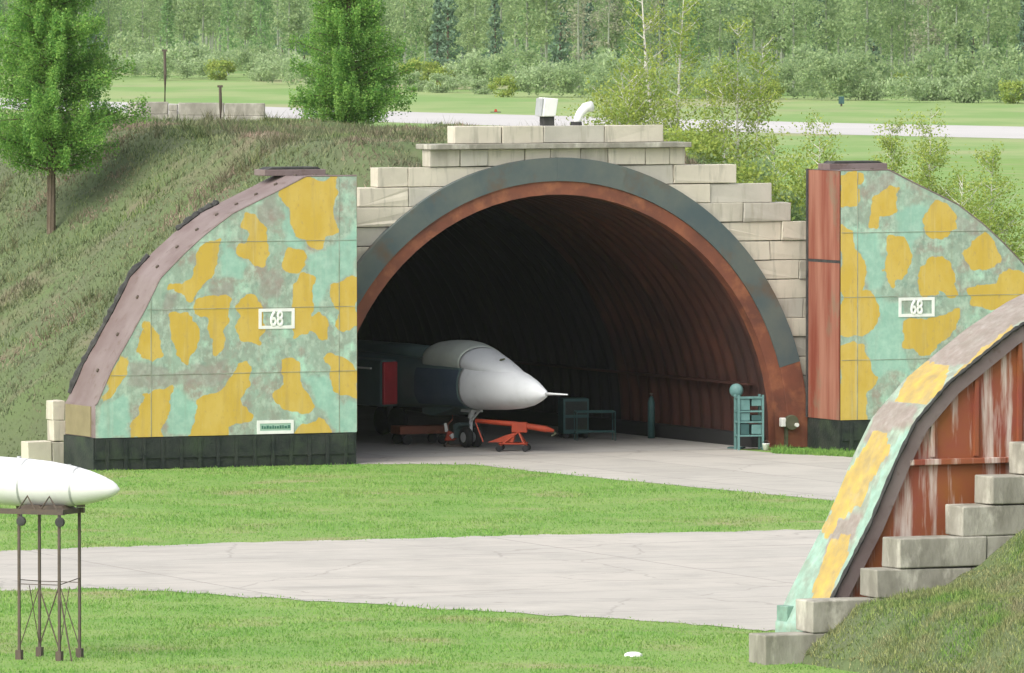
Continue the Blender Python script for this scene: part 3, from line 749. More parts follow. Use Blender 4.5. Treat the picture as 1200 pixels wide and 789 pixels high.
YW0, YW1 = YR - 1.35, YR - .45
wl = thing('stepped_wall', 'stepped wall of grey concrete blocks climbing the near berm beside the red door back', 'retaining wall', B.w(4, YW1, 0), TH)
ox, oy, _ = B.loc(B.w(4, YW1, 0))
steps = [(877, 741), (932, 701), (1007, 665), (1033, 628.5), (1107, 590.5), (1142, 556)]
pz = -.1
for i, (ax, ay) in enumerate(steps):
    x0, z1 = B.at(ax, ay, YW0 if i == 0 else YW1)
    if i == 0: x0, z1 = B.at(877, 741, YW1)
    x = x0; k = 0
    while x < 13:
        L = [2.3, 1.9, 2.5][(k + i) % 3]
        b = MB(); b.box(x - ox, x + L - .03 - ox, YW0 + random.uniform(-.03, .03) - oy, YW1 - oy, pz, z1 - .015); b.build('concrete_block', M['blockgrey'], wl, bevel=.03); x += L; k += 1
        if k > 3 or i == 0 and k > 1: break
    pz = z1 + .005
for i in range(6):
    x0 = B.at(1142, 556, YW1)[0] + .9 * (i + 1); b = MB(); z0 = pz + .74 * i; b.box(x0 - ox, x0 + 3.2 - ox, YW0 - oy, YW1 - oy, z0, z0 + .73); b.build('concrete_block', M['blockgrey'], wl, bevel=.03)
# berm: rises with x, runs towards the camera
bpx = [(940, 768), (965, 745), (1000, 708), (1060, 694), (1100, 686), (1150, 655), (1183, 628), (1215, 600)]
bz = sorted([B.at(a, b, YW0) for a, b in bpx])
bx_ = [-6, -1.2] + [p[0] for p in bz] + [bz[-1][0] + 8, bz[-1][0] + 14, bz[-1][0] + 28]; bzz = [-.35, -.3] + [p[1] for p in bz] + [bz[-1][1] + 5.2, bz[-1][1] + 5.5, -.3]
def berm_h(x, y):
    z = np.interp(x, bx_, bzz); k = np.clip((z + .3) / 1.2, 0, 1)
    return z + k * (vnoise(x * .6, y * .6, 12) * .22 + vnoise(x * 2, y * 2, 13, 3) * .08) + (-(y - YW0)) * .012
xs = np.arange(-4, 36.01, .25); ys = np.arange(YW0 - 45, YW0 + .01, .25)
X, Y = np.meshgrid(xs, ys, indexing='ij'); Z = berm_h(X, Y); Fb = grid_faces(len(xs), len(ys))
bo_ = np_mesh('berm', np.stack([X.ravel(), Y.ravel(), Z.ravel()], 1), Fb, M['mound'], smooth=True); bo_.location = B.O; bo_.rotation_euler = (0, 0, TH); tag(bo_, kind='structure')

# ------------------------------------------------------------------ grass blades
def blades(name, pts, hmin, hmax, wd, m):
    n = len(pts); ang = RNG.uniform(0, 2 * math.pi, n); h = RNG.uniform(hmin, hmax, n)
    nz_ = vnoise(pts[:, 0] * .55, pts[:, 1] * .55, 31) + .5 * vnoise(pts[:, 0] * 1.9, pts[:, 1] * 1.9, 33); h = h * np.clip(.9 + 1.1 * nz_, .5, 2.2)
    dx = np.cos(ang) * wd / 2; dy = np.sin(ang) * wd / 2; lx = RNG.normal(0, .45, n) * h; ly = RNG.normal(0, .45, n) * h
    a = pts + np.stack([-dx, -dy, np.full(n, -.02)], 1); b = pts + np.stack([dx, dy, np.full(n, -.02)], 1); c = pts + np.stack([lx, ly, h], 1)
    V = np.stack([a, b, c], 1).reshape(-1, 3); F = np.arange(3 * n).reshape(-1, 3)
    return tag(np_mesh(name, V, F, m), kind='stuff')
def rand_ground(poly_px, n, excl=()):
    q = np.array([G(*p)[:2] for p in poly_px]); lo = q.min(0); hi = q.max(0); out = np.zeros((0, 2))
    while len(out) < n:
        c = RNG.uniform(lo, hi, (n * 2, 2)); k = inside(c[:, 0], c[:, 1], [tuple(p) for p in q])
        for e in excl: k &= ~inside(c[:, 0], c[:, 1], e)
        out = np.concatenate([out, c[k]])
    out = out[:n]; return np.concatenate([out, np.zeros((n, 1))], 1)
tw2 = [tuple(p[:2]) for p in taxi_w]; aw2 = [tuple(p[:2]) for p in apron_w]
lawn1 = rand_ground([(-30, 552), (60, 550), (418, 545), (560, 546), (620, 553), (800, 571), (1010, 590), (1010, 622), (960, 621), (600, 628), (300, 636), (0, 646), (-30, 648)], 70000, (tw2, aw2))
lawn2 = rand_ground([(-30, 690), (130, 689), (450, 709), (700, 724), (895, 738), (1000, 755), (1100, 800), (-30, 800)], 52000, (tw2,))
tuft = rand_ground([(905, 528), (1010, 531), (1010, 537), (985, 535.5), (905, 532)], 2500)
edge = []
for poly in (tw2, aw2):                             # ragged turf at the concrete edges
    for i in range(len(poly)):
        p, q = np.array(poly[i]), np.array(poly[(i + 1) % len(poly)]); L = np.linalg.norm(q - p)
        for k in range(int(L * 14)):
            t = random.random(); e = p + (q - p) * t; e = e + RNG.normal(0, .16 + .5 * max(0, float(vnoise(e[0] * .5, e[1] * .5, 40))), 2); edge.append((e[0], e[1], .01))
edge = np.array(edge); s = np.array([proj(p) for p in edge]); edge = edge[(s[:, 0] > -40) & (s[:, 0] < 1000) & (s[:, 1] < 800) & (s[:, 1] > 541)]
blades('grass', np.concatenate([lawn1, lawn2, edge]), .025, .075, .045, M['blade'])
blades('weeds', tuft, .05, .2, .05, M['blade'])
n = 230000; mx = RNG.uniform(-30, 12, n); my = RNG.uniform(.8, 60, n); mz = mound_h(mx, my)
k = mz > -.1; L3 = np.stack([mx, my, mz], 1)[k]
Wm = A.O + L3[:, :1] * A.ux + L3[:, 1:2] * A.uy + L3[:, 2:] * np.array([0, 0, 1.0])
cl = vnoise(mx[k] * .8, my[k] * .8, 21); Wm = Wm[cl > -.75]
blades('mound_grass', Wm, .06, .20, .05, M['moundblade'])
cw_ = vnoise(mx[k] * .45, my[k] * .45, 51) + .6 * vnoise(mx[k] * 1.7, my[k] * 1.7, 52)
Wt = (A.O + L3[:, :1] * A.ux + L3[:, 1:2] * A.uy + L3[:, 2:] * np.array([0, 0, 1.0]))[cw_ > .42]
blades('dry_weeds', Wt, .2, .55, .035, M['dryweed'])
n = 95000; mx = RNG.uniform(-1.5, 10, n); my = RNG.uniform(YW0 - 14, YW0 - .05, n); mz = berm_h(mx, my); k = mz > -.1
L3 = np.stack([mx, my, mz], 1)[k]; Wb = B.O + L3[:, :1] * B.ux + L3[:, 1:2] * B.uy + L3[:, 2:] * np.array([0, 0, 1.0])
blades('berm_grass', Wb, .03, .15, .028, M['bermblade'])

# ------------------------------------------------------------------ aircraft
HD = R(31)                                          # heading away from the line of sight
wheel = G(552, 525)
fdir = np.array([math.sin(HD), -math.cos(HD), 0]); XW = -4.6
tipg = wheel - fdir * XW
jet = thing('fighter_jet', 'swing wing strike jet with pale grey nose parked inside the arched shelter', 'aircraft', (tipg[0], tipg[1], .016), math.atan2(fdir[1], fdir[0]))
# local: x forward (tip at 0), y to port, z up
st = [(.24, .03, 1.93, 2.0, 2), (.1, .13, 1.82, 2.10, 2), (-.25, .26, 1.68, 2.25, 2), (-.7, .43, 1.54, 2.42, 2), (-1.4, .65, 1.42, 2.60, 2.1), (-2.3, .85, 1.34, 2.78, 2.2), (-3.3, 1.0, 1.30, 2.88, 2.4), (-3.7, 1.04, 1.29, 2.90, 2.6), (-4.6, 1.10, 1.28, 2.9, 3), (-6.2, 1.16, 1.24, 2.92, 3.2), (-8, 1.2, 1.2, 2.95, 3.4), (-10, 1.5, 1.15, 3.0, 3.4), (-14, 1.55, 1.15, 3.0, 3.2), (-18, 1.4, 1.25, 2.9, 3), (-20.3, 1.15, 1.45, 2.7, 2.6)]
def loft(sts, seg=40):
    vs = []; fs = []
    for x, hw, z0, z1, ex in sts:
        zc, hh = (z0 + z1) / 2, (z1 - z0) / 2
        for k in range(seg):
            t = 2 * math.pi * k / seg; c, s = math.cos(t), math.sin(t)
            vs.append((x, hw * math.copysign(abs(c) ** (2 / ex), c), zc + hh * math.copysign(abs(s) ** (2 / ex), s)))
    for i in range(len(sts) - 1):
        for k in range(seg): fs.append((i * seg + k, i * seg + (k + 1) % seg, (i + 1) * seg + (k + 1) % seg, (i + 1) * seg + k))
    fs.append(tuple(range(seg))); e = (len(sts) - 1) * seg; fs.append(tuple(range(e, e + seg))); return MB().add(vs, fs)
def interp_st(sts, xs):
    X = [s[0] for s in sts][::-1]; return [(x, *[float(np.interp(x, X, [s[j] for s in sts][::-1])) for j in range(1, 5)]) for x in xs]
def sub(sts, a, b, n):
    return interp_st(sts, np.linspace(a, b, n))
# smooth the nose stations
loft(sub(st, .24, -3.7, 30)).build('radome', M['jetwhite'], jet, smooth=True)
loft([(x, hw * .995, z0, z1, e) for x, hw, z0, z1, e in sub(st, -3.68, -20.3, 30)]).build('fuselage', M['jetdark'], jet, smooth=True)
cst = [(-1.3, .25, 2.25, 2.56, 2), (-2.3, .58, 2.3, 2.86, 2), (-3.2, .80, 2.3, 3.14, 2), (-4.0, .91, 2.3, 3.40, 2), (-4.5, .95, 2.3, 3.51, 2.05), (-5.0, .97, 2.3, 3.54, 2.15), (-5.5, .98, 2.3, 3.53, 2.3), (-5.9, .98, 2.3, 3.49, 2.4), (-6.15, .96, 2.3, 3.42, 2.4), (-6.25, .9, 2.3, 3.32, 2.4)]
loft(sub(cst, -1.3, -3.9, 18)).build('windscreen', M['jetwhite'], jet, smooth=True)
loft([(x, hw * 1.004, z0, z1 + .004, e) for x, hw, z0, z1, e in sub(cst, -3.88, -6.25, 22)]).build('canopy_cover', M['jetcover'], jet, smooth=True)
q = MB(); q.box(-8.6, -7.7, -2.06, -2.0, 2.52, 2.58); q.build('white_stripe', M['white'], jet)
loft([(-6.5, .6, 2.6, 3.25, 2.4), (-9, .6, 2.6, 3.3, 2.4), (-14, .55, 2.6, 3.3, 2.4), (-18.5, .4, 2.6, 3.1, 2.4)], 20).build('spine', M['jetdark'], jet, smooth=True)
pb = MB(); pb.tube([(.15, 0, 1.97), (.7, 0, 1.985), (1.55, 0, 2.0)], [.06, .035, .02], 8); pb.build('pitot_probe', M['jetwhite'], jet, smooth=True)
ap = MB(); ap.tube([(-2.75, -.05, 2.8), (-2.6, -.05, 2.98), (-2.35, -.05, 3.02)], [.04, .04, .03], 6); ap.tube([(-2.35, .15, 2.62), (-2.1, .15, 2.78)], .03, 6); ap.build('aerial', M['olive'], jet)
for s in (1, -1):
    it = MB(); it.prism_xy([(-7.3, s * 1.22), (-7.05, s * 2.0), (-13, s * 2.05), (-13, s * 1.22)], 1.28, 2.85); it.build('air_intake', M['jetdark'], jet, bevel=.12)
    ic = MB(); ic.prism_xy([(-7.22, s * 1.28), (-6.98, s * 1.95), (-7.1, s * 1.97), (-7.34, s * 1.3)], 1.36, 2.78); ic.build('intake_cover', M['redcover'], jet, bevel=.04)
    # canvas side cover and a lighter intake stripe
    cv = []
    if s == -1:
        xs2 = np.linspace(-3.75, -6.3, 14); zz2 = np.linspace(1.42, 2.62, 10); vv = []
        for x in xs2:
            (x_, hw, z0, z1, e), = interp_st(st, [x]); zc, hh = (z0 + z1) / 2, (z1 - z0) / 2
            for z in zz2:
                q = min(abs((z - zc) / hh), .999); vv.append((x, s * (hw * (1 - q ** e) ** (1 / e) + .035), z))
        np_mesh('side_cover', vv, grid_faces(14, 10), M['jetblue'], jet, smooth=True)
    wg = MB(); wg.prism_xy([(-9.5, s * 1.9), (-11.5, s * 2.9), (-17.5, s * 5.1), (-18.4, s * 5.0), (-15, s * 1.9)], 2.62, 2.8); wg.build('wing', M['jetdark'], jet, bevel=.06)
    tp = MB(); tp.prism_xy([(-17.5, s * 1.3), (-20.2, s * 3.2), (-21.6, s * 3.2), (-20.6, s * 1.3)], 2.25, 2.37); tp.build('tailplane', M['jetdark'], jet, bevel=.04)
    nz = MB(); nz.lathe([(0, .62), (1.2, .55)], (-20.0, s * .62, 2.05), (-1, 0, 0), 20); nz.build('exhaust_nozzle', M['steel'], jet, smooth=True)
    mg = MB(); mg.tube([(-12.6, s * 1.5, 1.5), (-12.9, s * 1.75, .62)], .11, 10); mg = mg.build('main_gear', M['metal'], jet)
    for k in (-.5, .5):
        tw_ = MB(); tw_.lathe([(-.15, .3), (-.13, .46), (0, .48), (.13, .46), (.15, .3)], (-12.9 + k * .95, s * 1.75, .48), (0, 1, 0), 24); tw_.build('wheel', M['tyre'], mg, smooth=True)
fin = MB(); fin.prism_xz([(-15.2, 3.1), (-18.6, 6.1), (-20.4, 6.15), (-20.2, 2.6), (-16, 2.6)], -.09, .09); fin.build('tail_fin', M['jetdark'], jet, bevel=.03)
vn = MB(); vn.prism_xz([(-4.5, 1.34), (-6.6, 1.3), (-6.6, 1.06), (-5.9, 1.02)], -.7, .7); vn.build('gear_bay_door', M['jetdark'], jet)
ng = MB(); ng.tube([(XW + .1, 0, 1.4), (XW, 0, .98)], .1, 10); ng.tube([(XW, 0, 1.0), (XW - .02, 0, .36)], .06, 10); ng.tube([(XW + .7, 0, 1.35), (XW, 0, .86)], .04, 8)
ng.box(XW - .3, XW + .4, -.22, .22, 1.18, 1.27); ng.lathe([(-.26, .05), (.26, .05)], (XW, 0, .34), (0, 1, 0), 10)
ng = ng.build('nose_gear', M['jetwhite'], jet)
for s in (1, -1):
    ww = MB(); ww.lathe([(-.11, .2), (-.1, .31), (-.05, .34), (.05, .34), (.1, .31), (.11, .2)], (XW, s * .19, .34), (0, 1, 0), 24); ww = ww.build('wheel', M['tyre'], jet, smooth=True)
    hb = MB(); hb.lathe([(-.118, .17), (.118, .17)], (XW, s * .19, .34), (0, 1, 0), 16); hb.build('rim', M['metal'], ww)
mf = MB(); mf.prism_xz([(XW - .5, .3), (XW - .55, .75), (XW - .2, .82), (XW + .05, .74), (XW - .2, .7), (XW - .4, .6)], -.36, .36); mf.build('mudguard', M['jetdark'], jet)

# ------------------------------------------------------------------ tow bar trolley under the nose
g0 = G(601, 529.5)
tr = thing('tow_bar_trolley', 'red orange tow bar on a small wheeled frame below the jet nose', 'tow bar', (g0[0], g0[1], .016), R(-6))
S_ = 10800 / g0[1]
def m_(px): return (px - 601) / S_
bmz = MB(); bmz.tube([(m_(556), .25, .98), (m_(602), 0, .90), (m_(640), -.1, .74), (m_(650), -.12, .68)], [.07, .09, .11, .05], 10); bmz.build('tow_beam', M['orange'], tr, smooth=True)
hd = MB(); hd.box(m_(602) - .06, m_(618), -.16, .14, .62, .96); hd.build('winch_box', M['orange'], tr, bevel=.03)
hk = MB(); hk.tube([(m_(648), -.12, .69), (m_(652), -.12, .6), (m_(647), -.12, .52)], [.05, .045, .03], 7); hk.build('tow_eye', M['olive'], tr)
for sx, sy in ((586, .38), (586, -.38), (617, .38), (617, -.38)):
    lg = MB(); lg.bar((m_(608), sy * .3, .64), (m_(sx), sy, .16), .045); lg = lg.build('leg', M['orange'], tr)
    wh = MB(); wh.lathe([(-.035, .08), (-.03, .11), (.03, .11), (.035, .08)], (m_(sx), sy, .11), (0, 1, 0), 14); wh.build('caster', M['tyre'], lg)
fr = MB()
for a, b in (((586, .38), (586, -.38)), ((617, .38), (617, -.38)), ((586, .38), (617, .38)), ((586, -.38), (617, -.38))): fr.bar((m_(a[0]), a[1], .26), (m_(b[0]), b[1], .26), .04)
fr.prism_xz([(m_(572), .3), (m_(602), .3), (m_(604), .62), (m_(590), .5)], -.2, .2); fr.bar((m_(566), 0, .3), (m_(556), .2, .95), .035)
fr.build('base_frame', M['orange'], tr)
g1 = G(535, 524)
ck = thing('wheel_chock', 'orange chock bracket with a pale tip behind the nose wheel', 'chock', (g1[0], g1[1], .016), R(10))
q = MB(); q.prism_xz([(-.4, .2), (-.3, .55), (.0, .42), (.35, .62), (.4, .5), (.05, .3), (-.1, .2)], -.08, .08); q.build('bracket', M['orange'], ck, bevel=.02)
q = MB(); q.tube([(-.33, 0, .5), (-.38, 0, .78)], [.06, .05], 8); q.tube([(-.2, -.1, .42), (-.12, -.1, .3)], [.08, .07], 8); q.build('pale_tip', M['white'], ck)
q = MB(); q.box(-.4, .4, -.25, .25, 0, .08); q.bar((-.3, 0, .05), (-.3, 0, .3), .05); q.bar((.3, 0, .05), (.3, 0, .55), .05); q.build('foot_plate', M['steel'], ck)
g2 = G(492, 521)
ct = thing('equipment_cart', 'low dark red cart in the shade beneath the jet body', 'cart', (g2[0], g2[1], .016), R(25))
q = MB(); q.box(-.9, .9, -.4, .4, .35, .62); q.build('cart_body', M['rim'], ct, bevel=.03)
for sx in (-.65, .65):
    for sy in (-.4, .4): q = MB(); q.lathe([(-.05, .12), (-.04, .17), (.04, .17), (.05, .12)], (sx, sy, .17), (0, 1, 0), 14); q.build('wheel', M['tyre'], ct)
q = MB(); q.tube([(.9, 0, .5), (1.2, 0, .8), (1.2, 0, 1.0)], .03, 6); q.build('handle', M['rustred'], ct)

# ------------------------------------------------------------------ things along the right wall
g = G(878, 527.5); 
rk = thing('tool_rack', 'pale teal metal rack with shelves standing at the right foot of the arch', 'rack', (g[0], g[1], .01), R(12))
for sx in (-.42, .40):
    for sy in (-.25, .25):
        q = MB(); q.box(sx - .035, sx + .035, sy - .035, sy + .035, 0, 1.82); q.build('post', M['teal'], rk)
for z in (.45, .9, 1.25, 1.7):
    q = MB(); q.box(-.45, .43, -.28, .28, z, z + .05); q.build('shelf', M['teal'], rk)
for (x0, x1, z0, z1, m) in ((-.38, -.03, 1.31, 1.69, 'teal'), (.03, .36, 1.45, 1.69, 'teal'), (-.38, -.03, .96, 1.24, 'teal'), (.03, .36, .96, 1.15, 'tealdark'), (.03, .36, .52, .84, 'teal'), (-.36, -.05, .5, .88, 'tealdark')):
    q = MB(); q.box(x0, x1, -.24, .2, z0, z1); q.build('drawer', M[m], rk, bevel=.02)
g = G(863, 526)
fl_ = thing('floodlight', 'round pale teal floodlight head on a pole behind the tool rack', 'lamp', (g[0], g[1], .01), R(-15))
q = MB(); q.tube([(0, 0, 0), (0, 0, 1.72)], .035, 8); q.build('pole', M['tealdark'], fl_)
q = MB(); q.lathe([(0, .05), (.04, .19), (.1, .23), (.2, .23), (.28, .16), (.32, .05)], (0, -.16, 1.92), (0, 1, 0), 22); q.build('lamp_head', M['teal'], fl_, smooth=True)
q = MB(); q.box(-.25, .25, -.25, .25, 0, .05); q.build('base', M['tealdark'], fl_)
g = G(897.5, 528); bg_ = thing('white_bucket', 'small white bucket on the floor right of the tool rack', 'bucket', (g[0], g[1], .01))
q = MB(); q.lathe([(0, .09), (.2, .12), (.21, .13), (.22, .12)], (0, 0, 0), (0, 0, 1), 16); q.build('body', M['white'], bg_, smooth=True)
q = MB(); q.tube([(.12 * math.cos(t), 0, .21 + .1 * math.sin(t)) for t in np.linspace(0, math.pi, 9)], .008, 5); q.build('handle', M['steel'], bg_)
# hose reel on the rim foot
hx, hz = A.at(921, 495, -.2)
hr = thing('hose_reel', 'dark hose reel with white parts hanging at the right foot of the arch', 'hose reel', A.w(hx, -.22, 0), TH)
q = MB(); q.box(-.05, .05, -.05, .06, 0, hz + .1); q.build('post', M['olive'], hr)
q = MB(); q.lathe([(-.1, .1), (-.1, .24), (-.06, .25), (-.05, .15), (.05, .15), (.06, .25), (.1, .24), (.1, .1)], (.12, -.12, hz), (0, 1, 0), 18); q.build('reel', M['olive'], hr)
q = MB(); q.box(-.27, -.1, -.2, .0, hz - .14, hz + .16); q.build('white_case', M['white'], hr, bevel=.03)
q = MB(); q.lathe([(0, .07), (.1, .06)], (.26, -.3, hz - .08), (0, 1, 0), 12); q.build('nozzle', M['white'], hr)
g = G(697, 517)
tbx = thing('work_stand', 'dark teal tube work stand far inside by the right wall', 'work stand', (g[0], g[1], .02), R(8))
for sx in (-.65, .65):
    for sy in (-.3, .3): q = MB(); q.bar((sx, sy, 0), (sx, sy, .98), .022); q.build('leg', M['tealdark'], tbx)
q = MB()
for z in (.3, .98):
    for a, b in (((-.65, -.3), (.65, -.3)), ((-.65, .3), (.65, .3)), ((-.65, -.3), (-.65, .3)), ((.65, -.3), (.65, .3))): q.bar((a[0], a[1], z), (b[0], b[1], z), .03)
q.build('rails', M['tealdark'], tbx)
q = MB(); q.box(-.6, .6, -.28, .28, .94, .97); q.build('top', M['tealdark'], tbx)
g = G(672, 514)
cb = thing('ground_power_cart', 'dark teal ground power cabinet in the shade left of the tube work stand', 'cabinet', (g[0], g[1], .02), R(15))
q = MB(); q.box(-.45, .45, -.35, .35, .15, 1.35); q.build('cabinet', M['tealdark'], cb, bevel=.03)
q = MB(); q.box(-.38, .38, -.37, -.352, .3, .7); q.box(-.38, .38, -.37, -.352, .8, 1.25); q.build('door', M['skirt'], cb)
for sx in (-.35, .35):
    for sy in (-.28, .28): q = MB(); q.lathe([(-.04, .07), (-.03, .1), (.03, .1), (.04, .07)], (sx, sy, .1), (0, 1, 0), 12); q.build('wheel', M['tyre'], cb)
g = G(735, 516)
gc = thing('gas_bottle', 'dark green gas bottle standing against the right wall deep in the shelter', 'gas bottle', A.w(7.0, A.loc(G(735, 515))[1], .02))
q = MB(); q.lathe([(0, .12), (1.2, .12), (1.35, .08), (1.42, .04)], (0, 0, 0), (0, 0, 1), 16); q.build('bottle', M['tealdark'], gc, smooth=True)
q = MB(); q.tube([(0, 0, 1.4), (0, 0, 1.52)], .03, 8); q.box(-.06, .06, -.02, .02, 1.48, 1.52); q.build('valve', M['steel'], gc)

# ------------------------------------------------------------------ white tank on its stand, left foreground
gs = G(58, 772)
sd_ = thing('tank_stand', 'tall dark steel trestle stand carrying the white tank', 'stand', (gs[0], gs[1], 0), R(-24))
SC = 10800 / gs[1]; zt = (772 - 601) / SC
W2 = .52
legs = [(-W2, -W2), (W2, -W2), (W2, W2), (-W2, W2)]
for (x, y) in legs:
    q = MB(); q.box(x - .028, x + .028, y - .028, y + .028, .0, zt); q.box(x - .07, x + .07, y - .07, y + .07, 0, .22); q.build('leg', M['steel'], sd_)
q = MB(); q.box(-1.1, W2 + .12, -W2 - .05, -W2 + .05, zt, zt + .12); q.box(-1.1, W2 + .12, W2 - .05, W2 + .05, zt, zt + .12)
q.box(-W2 - .05, -W2 + .05, -W2 + .05, W2 - .05, zt, zt + .11); q.box(W2 - .05, W2 + .05, -W2 + .05, W2 - .05, zt, zt + .11)
q.build('top_frame', M['steel'], sd_)
q = MB()
for a, b in ((0, 1), (1, 2), (2, 3), (3, 0)):
    xa, ya = legs[a]; xb, yb = legs[b]
    q.tube([(xa, ya, zt * .52), (xb, yb, zt * (.52 + .03 * (a % 2)))], .011, 6)
    q.tube([(xa, ya, .25), ((xa + xb) / 2, (ya + yb) / 2, zt * .50)], .012, 6)
    if a % 2: continue
    q.tube([(xb, yb, .25), ((xa + xb) / 2, (ya + yb) / 2, zt * .50)], .016, 6)
q.tube([(W2, -W2, 1.6), (W2 + .42, -W2 - .2, .02)], .02, 6)
q.build('brace', M['steel'], sd_)
for x in (-.42, W2 + .06):
    q = MB(); q.lathe([(-.05, .05), (-.04, .11), (.04, .11), (.05, .05)], (x, -W2 - .08, zt - .16), (0, 1, 0), 14); q.bar((x, -W2 - .08, zt), (x, -W2 - .08, zt - .1), .04); q.build('pulley', M['rubber'], sd_)
q = MB()
for x in (-.32, .25):
    q.tube([(x - .22, -W2, zt + .1), (x, -W2 + .04, zt + .42), (x + .22, -W2, zt + .1)], .022, 6); q.prism_xz([(x - .3, zt + .11), (x + .3, zt + .11), (x + .2, zt + .2), (x - .2, zt + .2)], -.3, .3)
q.build('saddle', M['steel'], sd_)
tip = P(140, 574, gs[1] - .6)
ax = Vector((math.cos(R(-24)), math.sin(R(-24)), -.045)).normalized()
tk = thing('drop_tank', 'white teardrop fuel tank lying on the tall steel stand', 'fuel tank', (gs[0], gs[1], zt + .2))
prof = [(0, .02), (.06, .10), (.2, .19), (.45, .29), (.8, .39), (1.25, .475), (1.8, .535), (2.4, .56), (3.2, .56), (4.0, .52), (4.7, .42), (5.3, .27), (5.8, .1), (5.95, .02)]
from mathutils import geometry
pf = []
for a in np.linspace(0, 5.95, 60): pf.append((float(a), float(np.interp(a, [p[0] for p in prof], [p[1] for p in prof]))))
tl = Vector(tip) - Vector(tk.location)
q = MB(); q.lathe([(a, r) for a, r in pf], tl, -ax, 36); q.build('tank_body', M['tank'], tk, smooth=True)
q = MB(); c = tl - ax * 1.3; q.lathe([(0, .05), (.03, .05)], c + Vector((0, 0, .47)), (0, 0, 1), 10); c = tl - ax * 2.6; q.lathe([(0, .06), (.06, .05)], c + Vector((0, 0, .54)), (0, 0, 1), 10); q.build('filler_cap', M['metal'], tk)
q = MB()
for a in (1.05, 2.35, 3.9):
    rr_ = float(np.interp(a, [p[0] for p in pf], [p[1] for p in pf])); r2_ = float(np.interp(a + .05, [p[0] for p in pf], [p[1] for p in pf])); q.lathe([(a, rr_ - .01), (a, rr_ + .006), (a + .05, r2_ + .006), (a + .05, r2_ - .01)], tl, -ax, 36)
q.build('seam_band', M['metal'], tk, smooth=False)
q = MB(); c = tl - ax * 1.0; q.box(c.x - .1, c.x + .1, c.y - .02, c.y + .02, c.z - .47, c.z - .38); q.build('drain_plug', M['steel'], tk)
q = MB()
for s in (-1, 1):
    c = tl - ax * 5.0; side = Vector((-ax.y, ax.x, 0)) * s
    q.add([c + side * .3, c + side * .75 - ax * .35, c + side * .75 - ax * .75, c + side * .15 - ax * .8], [(0, 1, 2, 3)])
q.build('tail_fin', M['tank'], tk)

# ------------------------------------------------------------------ roof cowls, posts, slabs, markers
vx, vz = A.at(641, 146, .35)
cw = thing('ventilation_cowl', 'boxy white ventilation cowl on the shelter parapet, left one of two', 'cowl', A.w(vx, .35, p1), TH)
q = MB(); q.box(-.18, .18, -.18, .18, 0, .32); q.build('stem', M['rubber'], cw)
q = MB(); q.prism_xz([(-.28, .3), (.2, .3), (.3, .88), (-.2, .92)], -.26, .26); q.build('hood', M['white'], cw, bevel=.03)
q = MB(); q.prism_xz([(-.33, .32), (-.28, .32), (-.2, .9), (-.27, .9)], -.24, .24); q.build('grille', M['metal'], cw)
vx, vz = A.at(680, 146, .35)
cw = thing('ventilation_cowl', 'bent white ventilation pipe on the shelter parapet, right one of two', 'cowl', A.w(vx, .35, p1), TH)
q = MB(); q.tube([(-.15, 0, 0), (-.1, 0, .2), (.0, 0, .4), (.18, 0, .58), (.42, 0, .62)], [.13, .13, .14, .16, .18], 12); q.build('pipe', M['white'], cw, smooth=True)
q = MB(); q.lathe([(0, .2), (.12, .18)], (-.15, 0, 0), (0, 0, 1), 12); q.build('collar', M['rubber'], cw)
# rear parapet wall on the mound
rp0 = mound_pt(-3.5, 43)
pw = None
def rear_at(px, py, D): return P(px, py, D)
Dw = 338
wl0 = P(150, 150, Dw); wl1 = P(311, 150, Dw)
pw = thing('parapet_wall', 'low wall of grey concrete slabs on top of the mound behind the larch', 'wall', ((wl0[0] + wl1[0]) / 2, Dw, wl0[2]))
hw_ = (wl1[0] - wl0[0]) / 2
x = -hw_; k = 0
for L in (1.5, .35, 1.7, 1.5):
    q = MB(); q.box(x, x + L - .03, -.3, .3, -.6, [.5, .62, .46, .44][k]); q.build('concrete_slab', M['blockgrey'], pw, bevel=.02)
    q = MB(); q.box(x, x + L - .03, -.24, .3, [.51, .63, .47, .45][k], [.95, .86, .92, .9][k]); q.build('concrete_slab', M['blockgrey'], pw, bevel=.02); x += L; k += 1
def post(px, pt, pb, D, label):
    b = P(px, pb, D); t_ = P(px, pt, D); o = thing('wooden_post', label, 'post', b, 0, 'wooden posts on the mound')
    h = t_[2] - b[2]
    q = MB(); q.tube([(0, 0, -.6), (.02, 0, h * .5), (0, 0, h)], [.06, .055, .05], 8); q.build('pole', M['wood'], o)
    q = MB(); q.box(-.1, .1, -.04, .04, h - .08, h); q.build('insulator_bar', M['wood'], o)
post(193, 58, 118, 341, 'taller dark wooden post behind the grey slab wall')
post(258, 100, 149, 334, 'shorter dark wooden post in front of the grey slab wall')
b = P(30, 190, 330); q = MB(); q.box(-.9, .9, -.4, .4, -.5, .28); o = q.build('concrete_slab', M['block'], bevel=.03); o.location = b
tag(o, 'pale concrete slab lying on the mound behind the big left larch', 'slab')
g = G(742, 769); q = MB(); q.lathe([(0, .22), (.05, .21), (.09, .13), (.10, .03)], (0, 0, 0), (0, 0, 1), 9); o = q.build('white_stone', M['white']); o.location = g
tag(o, 'flat white stone in the front lawn at the bottom edge', 'stone')
g = G(581, 132); o = thing('runway_marker', 'small orange marker at the far runway edge', 'marker', g)
q = MB(); q.prism_xz([(-.2, 0), (.2, 0), (.1, .35), (-.1, .35)], -.15, .15); q.build('cone', M['orange'], o)
q = MB(); q.box(-.55, .55, -.3, .3, 0, .08); q.build('base', M['rubber'], o)
g = G(986, 125); o = thing('runway_sign', 'small dark teal box sign in the grass beyond the runway', 'sign', g)
